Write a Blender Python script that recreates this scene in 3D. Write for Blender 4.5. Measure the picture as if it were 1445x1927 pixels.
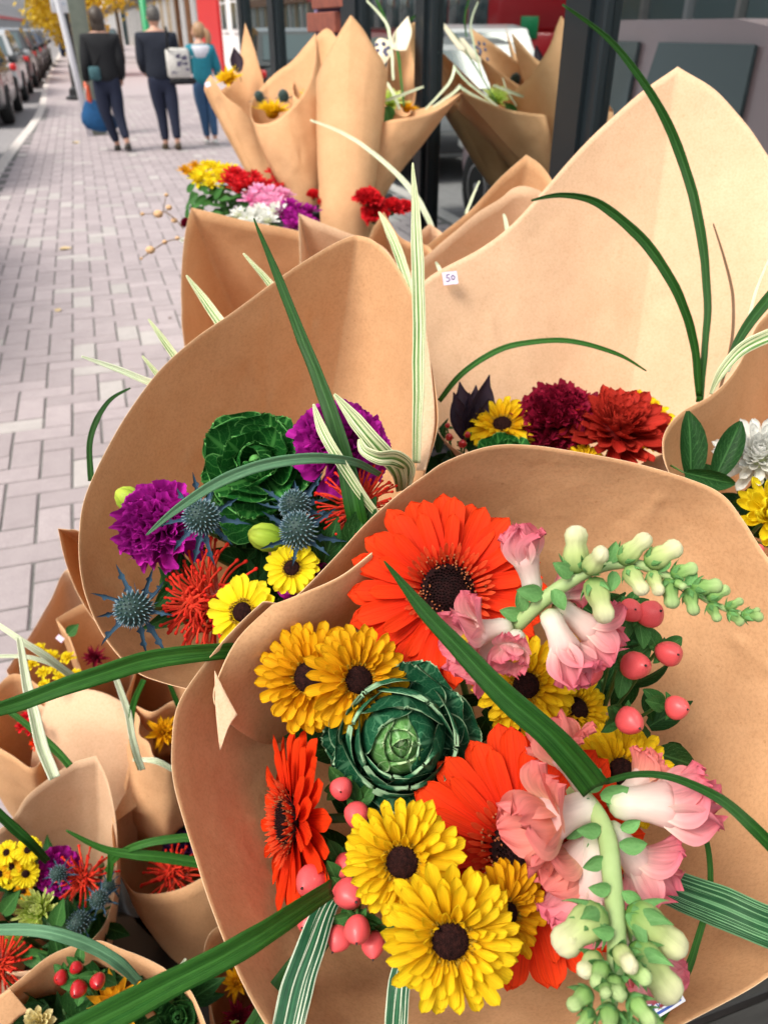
import bpy, math, random
from mathutils import Vector, Matrix, noise
V=Vector; pi=math.pi
for o in list(bpy.data.objects): bpy.data.objects.remove(o)
sc=bpy.context.scene; C=sc.collection
# ---------------------------------------------------------------- camera
FPX=1500.; EYE=V((0,0,1.45))
PITCH=math.atan((963.5-50)/FPX); YAW=math.atan((722.5-137)/math.hypot(FPX,963.5-50))
cd=bpy.data.cameras.new('camera'); cam=bpy.data.objects.new('camera',cd); C.objects.link(cam)
cam.location=EYE; cam.rotation_euler=(pi/2-PITCH,0,-YAW)
cd.sensor_fit='HORIZONTAL'; cd.sensor_width=36; cd.lens=36*FPX/1445
cd.clip_start=.01; cd.clip_end=2000
cd.dof.use_dof=True; cd.dof.focus_distance=.5; cd.dof.aperture_fstop=16
sc.camera=cam
# ---------------------------------------------------------------- light
SUN_EL=math.radians(52); SUN_AZ=math.radians(-110)     # compass direction the light comes from, 0 = +Y, clockwise
w=bpy.data.worlds.new('World'); sc.world=w; w.use_nodes=True
nt=w.node_tree; nt.nodes.clear()
sky=nt.nodes.new('ShaderNodeTexSky'); sky.sky_type='NISHITA'; sky.sun_disc=False
sky.sun_elevation=SUN_EL; sky.sun_rotation=SUN_AZ; sky.dust_density=3; sky.air_density=1; sky.ozone_density=.6
hs=nt.nodes.new('ShaderNodeHueSaturation'); hs.inputs['Saturation'].default_value=.22
bg=nt.nodes.new('ShaderNodeBackground'); bg.inputs['Strength'].default_value=.15
wo=nt.nodes.new('ShaderNodeOutputWorld')
nt.links.new(sky.outputs[0],hs.inputs['Color']); nt.links.new(hs.outputs[0],bg.inputs[0]); nt.links.new(bg.outputs[0],wo.inputs[0])
sl=bpy.data.lights.new('sun','SUN'); sl.energy=2.1; sl.angle=math.radians(26); sl.color=(1,.925,.81)
sun=bpy.data.objects.new('sun',sl); C.objects.link(sun)
sd=V((math.sin(SUN_AZ)*math.cos(SUN_EL),math.cos(SUN_AZ)*math.cos(SUN_EL),math.sin(SUN_EL)))
sun.rotation_euler=(-sd).to_track_quat('-Z','Y').to_euler(); sun.location=(-3,-3,6)
sc.render.engine='CYCLES'; sc.cycles.max_bounces=6; sc.cycles.diffuse_bounces=4; sc.cycles.glossy_bounces=3; sc.cycles.transmission_bounces=4
vs=sc.view_settings; vs.view_transform='Standard'; vs.look='None'; vs.gamma=1; vs.exposure=.74; vs.use_curve_mapping=False
# ---------------------------------------------------------------- frame of reference
RM=cam.rotation_euler.to_matrix(); CR=RM@V((1,0,0)); CU=RM@V((0,1,0)); CF=RM@V((0,0,-1))
def P(px,py,d): return EYE+(CF+CR*((px-722.5)/FPX)-CU*((py-963.5)/FPX))*d     # a spot in the place seen at that spot of the photo, d metres deep
def S(px,d): return px*d/FPX
def face(dx=0,dy=0): return (-CF+CR*dx+CU*dy).normalized()
def frame(p,z,roll=0):
    z=z.normalized(); x=CR-z*CR.dot(z)
    if x.length<.1: x=CU-z*CU.dot(z)
    x.normalize(); y=z.cross(x)
    return Matrix.Translation(p)@Matrix((x,y,z)).transposed().to_4x4()@Matrix.Rotation(roll,4,'Z')
def spl(pts,n,closed=False):
    "Catmull-Rom through pts"
    m=len(pts); out=[]; segs=m if closed else m-1
    for k in range(n):
        t=k/n*segs if closed else k/(n-1)*segs
        i=min(int(t),segs-1); f=t-i
        g=(lambda j:pts[j%m]) if closed else (lambda j:pts[max(0,min(m-1,j))])
        a,b,c,d=g(i-1),g(i),g(i+1),g(i+2)
        out.append(.5*((2*b)+(c-a)*f+(2*a-5*b+4*c-d)*f*f+(3*b-a-3*c+d)*f*f*f))
    return out
def rimline(raw,n):
    "closed curve through (px,py,depth) points; a point with a fourth value is a sharp corner; evenly resampled"
    pts=[]
    for r in raw: pts+= [P(*r[:3])]*(3 if len(r)>3 else 1)
    m=len(pts); d=[]
    for i in range(m):
        if (pts[(i+1)%m]-pts[i]).length<1e-9: continue
        a,b,c,e=pts[i-1],pts[i],pts[(i+1)%m],pts[(i+2)%m]
        for k in range(14):
            f=k/14; d.append(.5*((2*b)+(c-a)*f+(2*a-5*b+4*c-e)*f*f+(3*b-a-3*c+e)*f*f*f))
    L=[0]
    for i in range(len(d)): L.append(L[-1]+(d[(i+1)%len(d)]-d[i]).length)
    out=[];j=0
    for k in range(n):
        t=L[-1]*k/n
        while L[j+1]<t: j+=1
        f=(t-L[j])/max(1e-9,L[j+1]-L[j]); out.append(d[j].lerp(d[(j+1)%len(d)],f))
    return out
def lerp(l,t):
    t=max(0,min(1,t))*(len(l)-1); i=min(int(t),len(l)-2); return l[i]+(l[i+1]-l[i])*(t-i)
# ---------------------------------------------------------------- objects
def link(name,data,parent=None,M=None,label=None,cat=None,group=None,kind=None):
    o=bpy.data.objects.new(name,data); C.objects.link(o)
    if parent: o.parent=parent
    if M is not None: o.matrix_basis=M
    if label: o['label']=label
    if cat: o['category']=cat
    if group: o['group']=group
    if kind: o['kind']=kind
    return o
def thing(name,label,cat,M=None,group=None):
    if isinstance(M,(Vector,tuple)): M=Matrix.Translation(M)
    return link(name,None,None,M,label,cat,group)
MESH={}
def mesh(name,vs,fs,mat=None,smooth=True,uv=None,mi=None):
    me=bpy.data.meshes.new(name); me.from_pydata([tuple(v) for v in vs],[],fs)
    for m in (mat if isinstance(mat,(list,tuple)) else [mat]):
        if m: me.materials.append(m)
    if smooth: me.shade_smooth()
    if uv:
        l=me.uv_layers.new(name='UVMap'); d=l.data
        for lo in me.loops: d[lo.index].uv=uv[lo.vertex_index]
    if mi:
        for p in me.polygons: p.material_index=mi[p.index]
    me.update(); return me
class G:
    "collects geometry"
    def __init__(s): s.v=[];s.f=[];s.uv=[]
    def add(s,v,f,uv=None,M=None):
        b=len(s.v)
        s.v+= [M@V(x) for x in v] if M else [V(x) for x in v]
        s.f+=[tuple(i+b for i in q) for q in f]; s.uv+=uv if uv else [(0,0)]*len(v); return s
    def mesh(s,name,mat,smooth=True): return mesh(name,s.v,s.f,mat,smooth,s.uv)
def box(x0,x1,y0,y1,z0,z1,bev=0):
    if not bev:
        v=[(x,y,z) for x in(x0,x1) for y in(y0,y1) for z in(z0,z1)]
        return v,[(0,1,3,2),(4,6,7,5),(0,4,5,1),(2,3,7,6),(0,2,6,4),(1,5,7,3)]
    b=bev; v=[];f=[]
    rings=[(z0,b),(z0+b,0),(z1-b,0),(z1,b)]
    for z,i in rings:
        X0,X1,Y0,Y1=x0+i,x1-i,y0+i,y1-i; c=b if i==0 else b*.4
        v+=[(X0+c,Y0,z),(X1-c,Y0,z),(X1,Y0+c,z),(X1,Y1-c,z),(X1-c,Y1,z),(X0+c,Y1,z),(X0,Y1-c,z),(X0,Y0+c,z)]
    for r in range(3):
        for k in range(8): f.append((r*8+k,r*8+(k+1)%8,r*8+8+(k+1)%8,r*8+8+k))
    f.append(tuple(range(7,-1,-1))); f.append(tuple(range(24,32))); return v,f
def tube(pts,rad,n=8,cap=True):
    pts=[V(p) for p in pts]; v=[];f=[];uv=[]; m=len(pts)
    rad=rad if isinstance(rad,list) else [rad]*m
    up=None
    for i,p in enumerate(pts):
        t=(pts[min(i+1,m-1)]-pts[max(i-1,0)]).normalized()
        if up is None: up=t.orthogonal().normalized()
        up=(up-t*up.dot(t)).normalized(); s=t.cross(up); r=rad[i] if len(rad)==m else lerp(rad,i/(m-1))
        for k in range(n):
            a=2*pi*k/n; v.append(p+(up*math.cos(a)+s*math.sin(a))*r); uv.append((k/n,i/(m-1)))
    for i in range(m-1):
        for k in range(n): f.append((i*n+k,i*n+(k+1)%n,i*n+n+(k+1)%n,i*n+n+k))
    if cap: f.append(tuple(range(n-1,-1,-1))); f.append(tuple(range((m-1)*n,m*n)))
    return v,f,uv
def lathe(prof,n=16,wob=None):
    "prof: (r,z) pairs from bottom to top"
    v=[];f=[];uv=[];m=len(prof)
    for i,(r,z) in enumerate(prof):
        for k in range(n):
            a=2*pi*k/n; q=r*(wob(a,i/(m-1)) if wob else 1); v.append((q*math.cos(a),q*math.sin(a),z)); uv.append((k/n,i/(m-1)))
    for i in range(m-1):
        for k in range(n): f.append((i*n+k,i*n+(k+1)%n,i*n+n+(k+1)%n,i*n+n+k))
    f.append(tuple(range(n-1,-1,-1))); f.append(tuple(range((m-1)*n,m*n)))
    return v,f,uv
def ball(rx,ry,rz,n=12,m=8,c=(0,0,0)):
    v,f,uv=lathe([(math.sin(pi*(i/m*.98+.01)),-math.cos(pi*(i/m*.98+.01))) for i in range(m+1)],n)
    return [(x*rx+c[0],y*ry+c[1],z*rz+c[2]) for x,y,z in v],f,uv
def quads(v,f,uv=None): return v,f,uv
# ---------------------------------------------------------------- materials
def newmat(name):
    m=bpy.data.materials.new(name); m.use_nodes=True; t=m.node_tree; t.nodes.clear()
    return m,t
def nd(t,k,**kw):
    n=t.nodes.new('ShaderNode'+k)
    for a,b in kw.items():
        if a in n.inputs: n.inputs[a].default_value=b
        else: setattr(n,a,b)
    return n
def ramp(t,stops,interp='LINEAR'):
    r=t.nodes.new('ShaderNodeValToRGB'); cr=r.color_ramp; cr.interpolation=interp
    while len(cr.elements)<len(stops): cr.elements.new(.5)
    for e,(p,c) in zip(cr.elements,stops): e.position=p; e.color=(*c,1) if len(c)==3 else c
    return r
def mix(t,fac,a,b,bt='MIX'):
    m=t.nodes.new('ShaderNodeMix'); m.data_type='RGBA'; m.blend_type=bt
    for s,x in ((m.inputs[0],fac),(m.inputs[6],a),(m.inputs[7],b)):
        if hasattr(x,'is_linked') or hasattr(x,'links'): t.links.new(x,s)
        else: s.default_value=(*x,1) if isinstance(x,tuple) else x
    return m.outputs[2]
def finish(t,col,rough=.5,bump=None,trans=0,tcol=None,spec=.5,metal=0,coat=0,bd=.002,bs=.4,em=None):
    p=nd(t,'BsdfPrincipled',Roughness=rough,Metallic=metal); p.inputs['Specular IOR Level'].default_value=spec
    p.inputs['Coat Weight'].default_value=coat
    if isinstance(col,tuple): p.inputs['Base Color'].default_value=(*col,1)
    else: t.links.new(col,p.inputs['Base Color'])
    if em: p.inputs['Emission Color'].default_value=(*em[:3],1); p.inputs['Emission Strength'].default_value=em[3]
    if bump is not None:
        b=nd(t,'Bump',Strength=bs,Distance=bd); t.links.new(bump,b.inputs['Height']); t.links.new(b.outputs[0],p.inputs['Normal'])
    out=nd(t,'OutputMaterial'); sh=p.outputs[0]
    if trans:
        tr=nd(t,'BsdfTranslucent'); mx=nd(t,'MixShader',Fac=trans)
        if tcol: tr.inputs[0].default_value=(*tcol,1)
        elif isinstance(col,tuple): tr.inputs[0].default_value=(*col,1)
        else: t.links.new(col,tr.inputs[0])
        t.links.new(sh,mx.inputs[1]); t.links.new(tr.outputs[0],mx.inputs[2]); sh=mx.outputs[0]
    t.links.new(sh,out.inputs[0])
def noisy(name,c,c2=None,scale=30,rough=.6,bump=.3,bd=.002,detail=4,sx=(1,1,1),**kw):
    m,t=newmat(name); tc=nd(t,'TexCoord'); mp=nd(t,'Mapping',Scale=sx); n=nd(t,'TexNoise',Scale=scale,Detail=detail)
    t.links.new(tc.outputs['Object'],mp.inputs[0]); t.links.new(mp.outputs[0],n.inputs['Vector'])
    c2=c2 or tuple(x*.7 for x in c)
    r=ramp(t,[(.3,c2),(.7,c)]); t.links.new(n.outputs[0],r.inputs[0])
    finish(t,r.outputs[0],rough,n.outputs[0] if bump else None,bs=bump,bd=bd,**kw); return m
def petalmat(name,base,mid,tip,streak=.25,trans=.3,rough=.55,vary=.12,nfreq=22,sheen=0):
    "colour runs from claw to tip, fine ribs across, each petal a little different"
    m,t=newmat(name); uv=nd(t,'UVMap'); sp=nd(t,'SeparateXYZ'); t.links.new(uv.outputs[0],sp.inputs[0])
    r=ramp(t,[(0,base),(.35,mid),(1,tip)]); t.links.new(sp.outputs[1],r.inputs[0])
    mp=nd(t,'Mapping',Scale=(nfreq,1.5,1)); t.links.new(uv.outputs[0],mp.inputs[0])
    n=nd(t,'TexNoise',Scale=1.,Detail=3); t.links.new(mp.outputs[0],n.inputs['Vector'])
    r2=ramp(t,[(.3,(1-streak,)*3),(.6,(1,1,1))]); t.links.new(n.outputs[0],r2.inputs[0])
    c=mix(t,1.,r.outputs[0],r2.outputs[0],'MULTIPLY')
    oi=nd(t,'ObjectInfo'); mr=nd(t,'MapRange'); mr.inputs[3].default_value=1-vary; mr.inputs[4].default_value=1+vary*.6; t.links.new(oi.outputs['Random'],mr.inputs[0])
    h=nd(t,'HueSaturation'); t.links.new(c,h.inputs['Color']); t.links.new(mr.outputs[0],h.inputs['Value'])
    finish(t,h.outputs[0],rough+.1,n.outputs[0],trans=trans,bd=.0008,bs=.6,spec=.12); return m
def leafmat(name,dark,light,vein=(.3,.4,.2),edge=None,veins=True,trans=.15,rough=.45,freq=9.,vw=.06):
    m,t=newmat(name); uv=nd(t,'UVMap'); sp=nd(t,'SeparateXYZ'); t.links.new(uv.outputs[0],sp.inputs[0])
    def ma(op,a,b=None):
        x=nd(t,'Math',operation=op)
        for s,q in ((0,a),(1,b)):
            if q is None: continue
            if isinstance(q,(int,float)): x.inputs[s].default_value=q
            else: t.links.new(q,x.inputs[s])
        return x.outputs[0]
    a=ma('ABSOLUTE',ma('SUBTRACT',sp.outputs[0],.5))
    n=nd(t,'TexNoise',Scale=6.,Detail=4); t.links.new(uv.outputs[0],n.inputs['Vector'])
    base=mix(t,n.outputs[0],dark,light)
    if veins:
        # side veins sweep up from the midrib
        nz=ma('MULTIPLY',ma('SUBTRACT',n.outputs[0],.5),.22)
        s=ma('ADD',ma('SUBTRACT',sp.outputs[1],ma('MULTIPLY',a,.9)),nz)
        s=ma('ABSOLUTE',ma('SUBTRACT',ma('FRACT',ma('MULTIPLY',s,freq)),.5))
        rs=ramp(t,[(0,(1,1,1)),(vw,(.55,)*3),(vw*2.4,(0,0,0))]); t.links.new(s,rs.inputs[0])
        rm=ramp(t,[(0,(1,1,1)),(.018,(1,1,1)),(.045,(0,0,0))]); t.links.new(a,rm.inputs[0])
        vo=nd(t,'TexVoronoi',feature='DISTANCE_TO_EDGE',Scale=13.); t.links.new(uv.outputs[0],vo.inputs['Vector'])
        rv=ramp(t,[(0,(.45,)*3),(.05,(0,0,0))]); t.links.new(vo.outputs[0],rv.inputs[0])
        k=ma('MAXIMUM',ma('MAXIMUM',rs.outputs[0],rm.outputs[0]),rv.outputs[0])
        k=ma('MULTIPLY',k,.75)
        base=mix(t,k,base,vein)
    if edge:
        re=ramp(t,[(.478,(0,0,0)),(.49,(1,1,1))]); t.links.new(a,re.inputs[0])
        rt=ramp(t,[(.975,(0,0,0)),(.988,(1,1,1))]); t.links.new(sp.outputs[1],rt.inputs[0])
        base=mix(t,ma('MAXIMUM',re.outputs[0],rt.outputs[0]),base,edge)
    oi=nd(t,'ObjectInfo'); mr=nd(t,'MapRange'); mr.inputs[3].default_value=.8; mr.inputs[4].default_value=1.15; t.links.new(oi.outputs['Random'],mr.inputs[0])
    h=nd(t,'HueSaturation'); t.links.new(base,h.inputs['Color']); t.links.new(mr.outputs[0],h.inputs['Value'])
    finish(t,h.outputs[0],rough+.05,n.outputs[0],trans=trans,bd=.0012,bs=.5,spec=.12); return m
def grassmat(name,dark,light,stripe=None,amount=.5,margin=None,fine=30.):
    m,t=newmat(name); uv=nd(t,'UVMap'); sp=nd(t,'SeparateXYZ'); t.links.new(uv.outputs[0],sp.inputs[0])
    mp=nd(t,'Mapping',Scale=(fine,.6,1)); t.links.new(uv.outputs[0],mp.inputs[0])
    n=nd(t,'TexNoise',Scale=1.,Detail=2); t.links.new(mp.outputs[0],n.inputs['Vector'])
    n2=nd(t,'TexNoise',Scale=5.,Detail=3); t.links.new(uv.outputs[0],n2.inputs['Vector'])
    r=ramp(t,[(.35,dark),(.65,light)]); t.links.new(n.outputs[0],r.inputs[0]); c=r.outputs[0]
    if stripe:
        mp2=nd(t,'Mapping',Scale=(fine*.42,.25,1),Location=(3.1,0,0)); t.links.new(uv.outputs[0],mp2.inputs[0])
        n3=nd(t,'TexNoise',Scale=1.,Detail=1); t.links.new(mp2.outputs[0],n3.inputs['Vector'])
        r3=ramp(t,[(1-amount-.03,(0,0,0)),(1-amount+.03,(1,1,1))]); t.links.new(n3.outputs[0],r3.inputs[0])
        c=mix(t,r3.outputs[0],c,stripe)
    if margin:
        a=nd(t,'Math',operation='SUBTRACT'); t.links.new(sp.outputs[0],a.inputs[0]); a.inputs[1].default_value=.5
        b=nd(t,'Math',operation='ABSOLUTE'); t.links.new(a.outputs[0],b.inputs[0])
        r4=ramp(t,[(margin,(0,0,0)),(margin+.03,(1,1,1))]); t.links.new(b.outputs[0],r4.inputs[0])
        c=mix(t,r4.outputs[0],c,stripe or light)
    c=mix(t,.35,c,n2.outputs[0],'OVERLAY')
    aa=nd(t,'Math',operation='SUBTRACT'); t.links.new(sp.outputs[0],aa.inputs[0]); aa.inputs[1].default_value=.5
    ab=nd(t,'Math',operation='ABSOLUTE'); t.links.new(aa.outputs[0],ab.inputs[0])
    rr_=ramp(t,[(0,(.45,)*3),(.025,(.3,)*3),(.06,(0,0,0))]); t.links.new(ab.outputs[0],rr_.inputs[0])
    c=mix(t,rr_.outputs[0],c,tuple(min(1,x*1.9+.02) for x in light))
    finish(t,c,.42,n.outputs[0],trans=.14,bd=.0008,bs=.6,spec=.22); return m
def glassmat(name,tint,refl=.5,rough=.0):
    m,t=newmat(name); g=nd(t,'BsdfGlossy',Roughness=rough); g.inputs[0].default_value=(.93,1,.98,1)
    tr=nd(t,'BsdfTransparent'); tr.inputs[0].default_value=(*tint,1)
    fr=nd(t,'LayerWeight',Blend=.3); mr=nd(t,'MapRange'); mr.inputs[3].default_value=refl; mr.inputs[4].default_value=1
    t.links.new(fr.outputs['Fresnel'],mr.inputs[0]); mx=nd(t,'MixShader'); t.links.new(mr.outputs[0],mx.inputs[0])
    t.links.new(tr.outputs[0],mx.inputs[1]); t.links.new(g.outputs[0],mx.inputs[2]); o=nd(t,'OutputMaterial'); t.links.new(mx.outputs[0],o.inputs[0]); return m
def plain(name,c,rough=.5,**kw):
    m,t=newmat(name); finish(t,c,rough,**kw); return m
def paper(name,c=(.60,.345,.17),dark=(.50,.27,.12)):
    m,t=newmat(name); tc=nd(t,'TexCoord')
    def no(s,d,r): 
        n=nd(t,'TexNoise',Scale=s,Detail=d,Roughness=r); t.links.new(tc.outputs['Object'],n.inputs['Vector']); return n.outputs[0]
    a=ramp(t,[(.24,dark),(.72,c)]); t.links.new(no(20.,8,.72),a.inputs[0])
    fib=ramp(t,[(.34,(.82,.78,.74)),(.56,(1,1,1))]); t.links.new(no(420.,4,.7),fib.inputs[0])
    sp=ramp(t,[(.0,(1,1,1)),(.5,(1,1,1)),(.74,(1,1,1)),(.78,(.66,.55,.45))]); t.links.new(no(210.,1,.4),sp.inputs[0])
    c1=mix(t,.8,a.outputs[0],fib.outputs[0],'MULTIPLY'); c2=mix(t,.5,c1,sp.outputs[0],'MULTIPLY')
    vo=nd(t,'TexVoronoi',feature='DISTANCE_TO_EDGE',Scale=7.); wn=nd(t,'TexNoise',Scale=5.,Detail=2); wm=mix(t,.25,tc.outputs['Object'],wn.outputs['Color']); t.links.new(tc.outputs['Object'],wn.inputs['Vector']); t.links.new(wm,vo.inputs['Vector'])
    cr=ramp(t,[(0,(0,0,0)),(.02,(.30,)*3),(.06,(.34,)*3)]); t.links.new(vo.outputs[0],cr.inputs[0])
    b0=nd(t,'Math',operation='ADD'); t.links.new(no(14.,3,.5),b0.inputs[0]); b0m=nd(t,'Math',operation='MULTIPLY'); t.links.new(cr.outputs[0],b0m.inputs[0]); b0m.inputs[1].default_value=.04; t.links.new(b0m.outputs[0],b0.inputs[1])
    b=nd(t,'Math',operation='ADD'); t.links.new(b0.outputs[0],b.inputs[0])
    b2=nd(t,'Math',operation='MULTIPLY'); t.links.new(no(500.,2,.5),b2.inputs[0]); b2.inputs[1].default_value=.035; t.links.new(b2.outputs[0],b.inputs[1])
    finish(t,c2,.75,b.outputs[0],trans=.17,tcol=(.85,.34,.07),bd=.008,bs=.5,spec=.15); return m
# ---------------------------------------------------------------- material library
KR=paper('kraft',(.75,.455,.245),(.65,.37,.185)); KE=plain('kraft_cut_edge',(.74,.50,.30),.8)  # cut rims of the sheets, paled to carry an edge highlight
KR2=paper('kraft_pale',(.80,.56,.37),(.73,.49,.31))
M_GER=petalmat('gerbera_petal',(.55,.010,.003),(.76,.026,.004),(.86,.055,.006),.28,.3,nfreq=16)
M_GERI=petalmat('gerbera_inner',(.35,.01,.004),(.62,.03,.006),(.8,.10,.03),.2,.2)
M_GERF=petalmat('gerbera_filament',(.03,.003,.002),(.14,.010,.004),(.42,.13,.05),.1,0)
M_BLK=noisy('flower_disc',(.022,.006,.006),(.004,.002,.002),400,.8,.8,.0006,spec=.08)
M_YEL=petalmat('yellow_petal',(.62,.30,.004),(.86,.50,.006),(.93,.66,.015),.26,.32)
M_AMB=petalmat('amber_petal',(.55,.20,.003),(.78,.35,.004),(.87,.48,.008),.3,.3)
M_LEM=petalmat('lemon_petal',(.7,.45,.01),(.92,.72,.01),(.95,.80,.03),.12,.35)
M_DSK=noisy('brown_disc',(.035,.011,.009),(.007,.003,.003),500,.85,.8,.0008,spec=.08)
M_OLV=petalmat('disc_ring',(.16,.09,.01),(.30,.17,.012),(.5,.3,.02),.2,0)
M_PUR=petalmat('magenta_petal',(.12,.002,.06),(.34,.004,.20),(.50,.018,.36),.3,.3,vary=.35)
M_MAR=petalmat('maroon_petal',(.06,.001,.006),(.16,.003,.015),(.26,.006,.03),.3,.15,vary=.3)
M_RED=petalmat('rust_red_petal',(.15,.004,.003),(.38,.012,.008),(.50,.035,.02),.25,.2,vary=.25)
M_CRI=petalmat('crimson_petal',(.35,.003,.006),(.62,.008,.012),(.75,.02,.03),.2,.2,vary=.3)
M_PIN=petalmat('pink_petal',(.75,.12,.32),(.88,.26,.52),(.93,.48,.68),.15,.3,vary=.2)
M_WHI=petalmat('white_petal',(.62,.66,.35),(.83,.83,.76),(.88,.88,.84),.1,.3)
M_LIM=petalmat('lime_petal',(.36,.56,.05),(.60,.78,.12),(.82,.88,.35),.15,.3)
M_SNP=petalmat('snapdragon_pink',(.90,.78,.66),(.86,.42,.42),(.80,.17,.24),.22,.40,.5,.06,14)
M_SNC=petalmat('snapdragon_coral',(.90,.62,.40),(.86,.36,.28),(.82,.21,.20),.22,.40,.5,.06,14)
M_SNT=petalmat('snapdragon_throat',(.62,.72,.40),(.88,.80,.70),(.86,.50,.48),.16,.4,.5,.05,10)
M_SNY=noisy('snapdragon_palate',(.88,.62,.03),(.80,.42,.03),60,.6,.2)
M_BUD=petalmat('snapdragon_bud',(.16,.34,.07),(.52,.62,.24),(.86,.78,.56),.2,.3,.55,.06,8)
M_BUG=petalmat('young_bud',(.10,.25,.05),(.24,.42,.12),(.48,.60,.28),.2,.2,.55,.1,8)
M_STM=noisy('downy_stem',(.36,.47,.20),(.27,.38,.14),60,.6,.2,.0005)
M_SEP=leafmat('sepal',(.08,.22,.06),(.17,.36,.12),veins=False)
M_DST=noisy('stem_green',(.06,.16,.03),(.03,.09,.02),50,.5,.2)
M_LEAF=leafmat('leaf_dark',(.004,.026,.006),(.015,.065,.012),(.05,.15,.04),freq=7,vw=.03)
M_HYP=leafmat('hypericum_leaf',(.02,.09,.02),(.06,.18,.04),(.1,.25,.07),freq=6,vw=.03)
M_KAL=leafmat('kale_outer',(.004,.050,.022),(.016,.105,.045),(.09,.25,.13),(.30,.48,.28),freq=4.5,vw=.03)
M_KAI=leafmat('kale_inner',(.06,.20,.05),(.15,.34,.09),(.30,.50,.24),(.45,.62,.32),freq=4,vw=.04)
M_KAB=leafmat('kale_green',(.003,.055,.008),(.012,.115,.016),(.08,.30,.06),(.14,.40,.10),freq=5,vw=.04,rough=.6,trans=.2)
M_ERC=noisy('thistle_cone',(.02,.055,.045),(.008,.025,.022),200,.7,.3)
M_ERT=petalmat('thistle_spine',(.02,.06,.055),(.07,.14,.16),(.42,.55,.62),.1,.1)
M_ERB=petalmat('thistle_bract',(.10,.17,.25),(.055,.11,.17),(.02,.05,.08),.25,.1)
M_PRO=petalmat('pincushion_style',(.78,.36,.32),(.74,.07,.03),(.70,.02,.012),.1,.15,vary=.25)
M_PRB=noisy('pincushion_base',(.55,.22,.2),(.35,.05,.05),120,.7,.4)
M_LBD=petalmat('lily_bud',(.14,.30,.02),(.28,.46,.035),(.52,.60,.08),.25,.2,.35,.05,12)
M_BER=noisy('berry_coral',(.78,.12,.11),(.58,.05,.07),45,.38,.12,.0008,coat=.08,spec=.3)
M_BERR=noisy('berry_red',(.5,.015,.02),(.36,.008,.012),60,.3,.08,coat=.3)
M_TIP=plain('berry_tip',(.03,.012,.01),.6)
M_GR=grassmat('grass_dark',(.006,.042,.004),(.020,.090,.009))
M_GRM=grassmat('grass_mid',(.014,.085,.010),(.042,.15,.018))
M_GRG=grassmat('grass_grey',(.07,.19,.10),(.14,.29,.15))
M_GRV=grassmat('grass_variegated',(.06,.17,.045),(.13,.26,.06),(.74,.76,.48),.53,.42)
M_GRW=grassmat('lily_grass_white_line',(.008,.065,.028),(.018,.11,.04),(.62,.70,.52),.42,.455,fine=34)
M_GRF=grassmat('lily_grass_fine',(.008,.05,.018),(.02,.10,.03),(.16,.34,.16),.45,.47,fine=70)
M_GRP=grassmat('grass_pale',(.42,.54,.30),(.55,.64,.40),(.76,.80,.60),.5,.38)
M_BRN=plain('dry_brown',(.12,.06,.02),.6)
M_STK=plain('sticker_lilac',(.66,.58,.74),.6); M_INK=plain('ink',(.10,.09,.16),.5); M_INKB=plain('ink_blue',(.03,.09,.4),.5)
M_BKT=plain('black_plastic',(.012,.013,.014),.35)
# ---------------------------------------------------------------- petals
def petal(key,hw,prof,bend=0,cup=.2,mat=None,nl=8,nw=6,ruf=0,rufn=3,rib=0,round_=.14,teeth=0,seed=0,tipup=0):
    "unit length along +X, +Z up; hw = half width"
    if key in MESH: return MESH[key]
    rr=random.Random(key+str(seed)); ph=rr.uniform(0,6); v=[];uv=[];f=[]
    x=z=0.; cen=[]
    rnd_=prof[-1]>.6 and not teeth>.01; ts=[1-(1-i/nl)**(1.7 if rnd_ else 1) for i in range(nl+1)]
    for i in range(nl+1):
        t=ts[i]; dt=(ts[i+1]-t) if i<nl else 0; a=bend*t*t+tipup*max(0,t-.7)*3; cen.append((x,z,a)); x+=math.cos(a)*dt; z+=math.sin(a)*dt
    for i in range(nl+1):
        t=ts[i]; cx,cz,a=cen[i]; w_=hw*lerp(prof,t); rl=min(.5,hw*1.15)
        if rnd_ and t>1-rl: w_*=math.sqrt(max(.002,1-((t-1+rl)/rl)**2))
        for j in range(nw+1):
            u=j/nw*2-1
            s=-round_*u*u*t**3
            if teeth and i==nl: s+=teeth*(1 if j%2 else -1)+rr.uniform(-.5,.5)*teeth
            n=cup*u*u*w_+ rib*hw*math.cos(u*pi*2.5)*math.sin(pi*t) + ruf*t*t*abs(u)**.5*math.sin(rufn*u*pi+ph+t*2)*hw
            if ruf: n+=ruf*.5*hw*t**3*math.sin(rufn*2.3*u*pi+ph*2)
            v.append((cx+math.cos(a)*s-math.sin(a)*n, u*w_*(1-.12*cup*abs(u)), cz+math.sin(a)*s+math.cos(a)*n)); uv.append((j/nw,t))
    for i in range(nl):
        for j in range(nw): q=i*(nw+1)+j; f.append((q,q+1,q+nw+2,q+nw+1))
    MESH[key]=mesh('petal',v,f,mat,True,uv); return MESH[key]
def ring(root,name,n,ms,r0,z0,elev,L,jit=.12,off=0,wid=1,rnd=random,skip=None,tw=.25):
    out=[]
    for k in range(n):
        if skip and skip(k/n): continue
        a=2*pi*(k+off)/n+rnd.uniform(-jit,jit)*2*pi/n
        s=L*rnd.uniform(1-jit*.7,1+jit*.35); e=elev+rnd.uniform(-jit,jit)*.9
        M=Matrix.Rotation(a,4,'Z')@Matrix.Translation((r0,0,z0+rnd.uniform(-.01,.01)*L))@Matrix.Rotation(-e,4,'Y')@Matrix.Rotation(rnd.uniform(-tw,tw),4,'X')@Matrix.Diagonal((s,s*wid,s,1))
        out.append(link(name,rnd.choice(ms),root,M))
    return out
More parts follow.
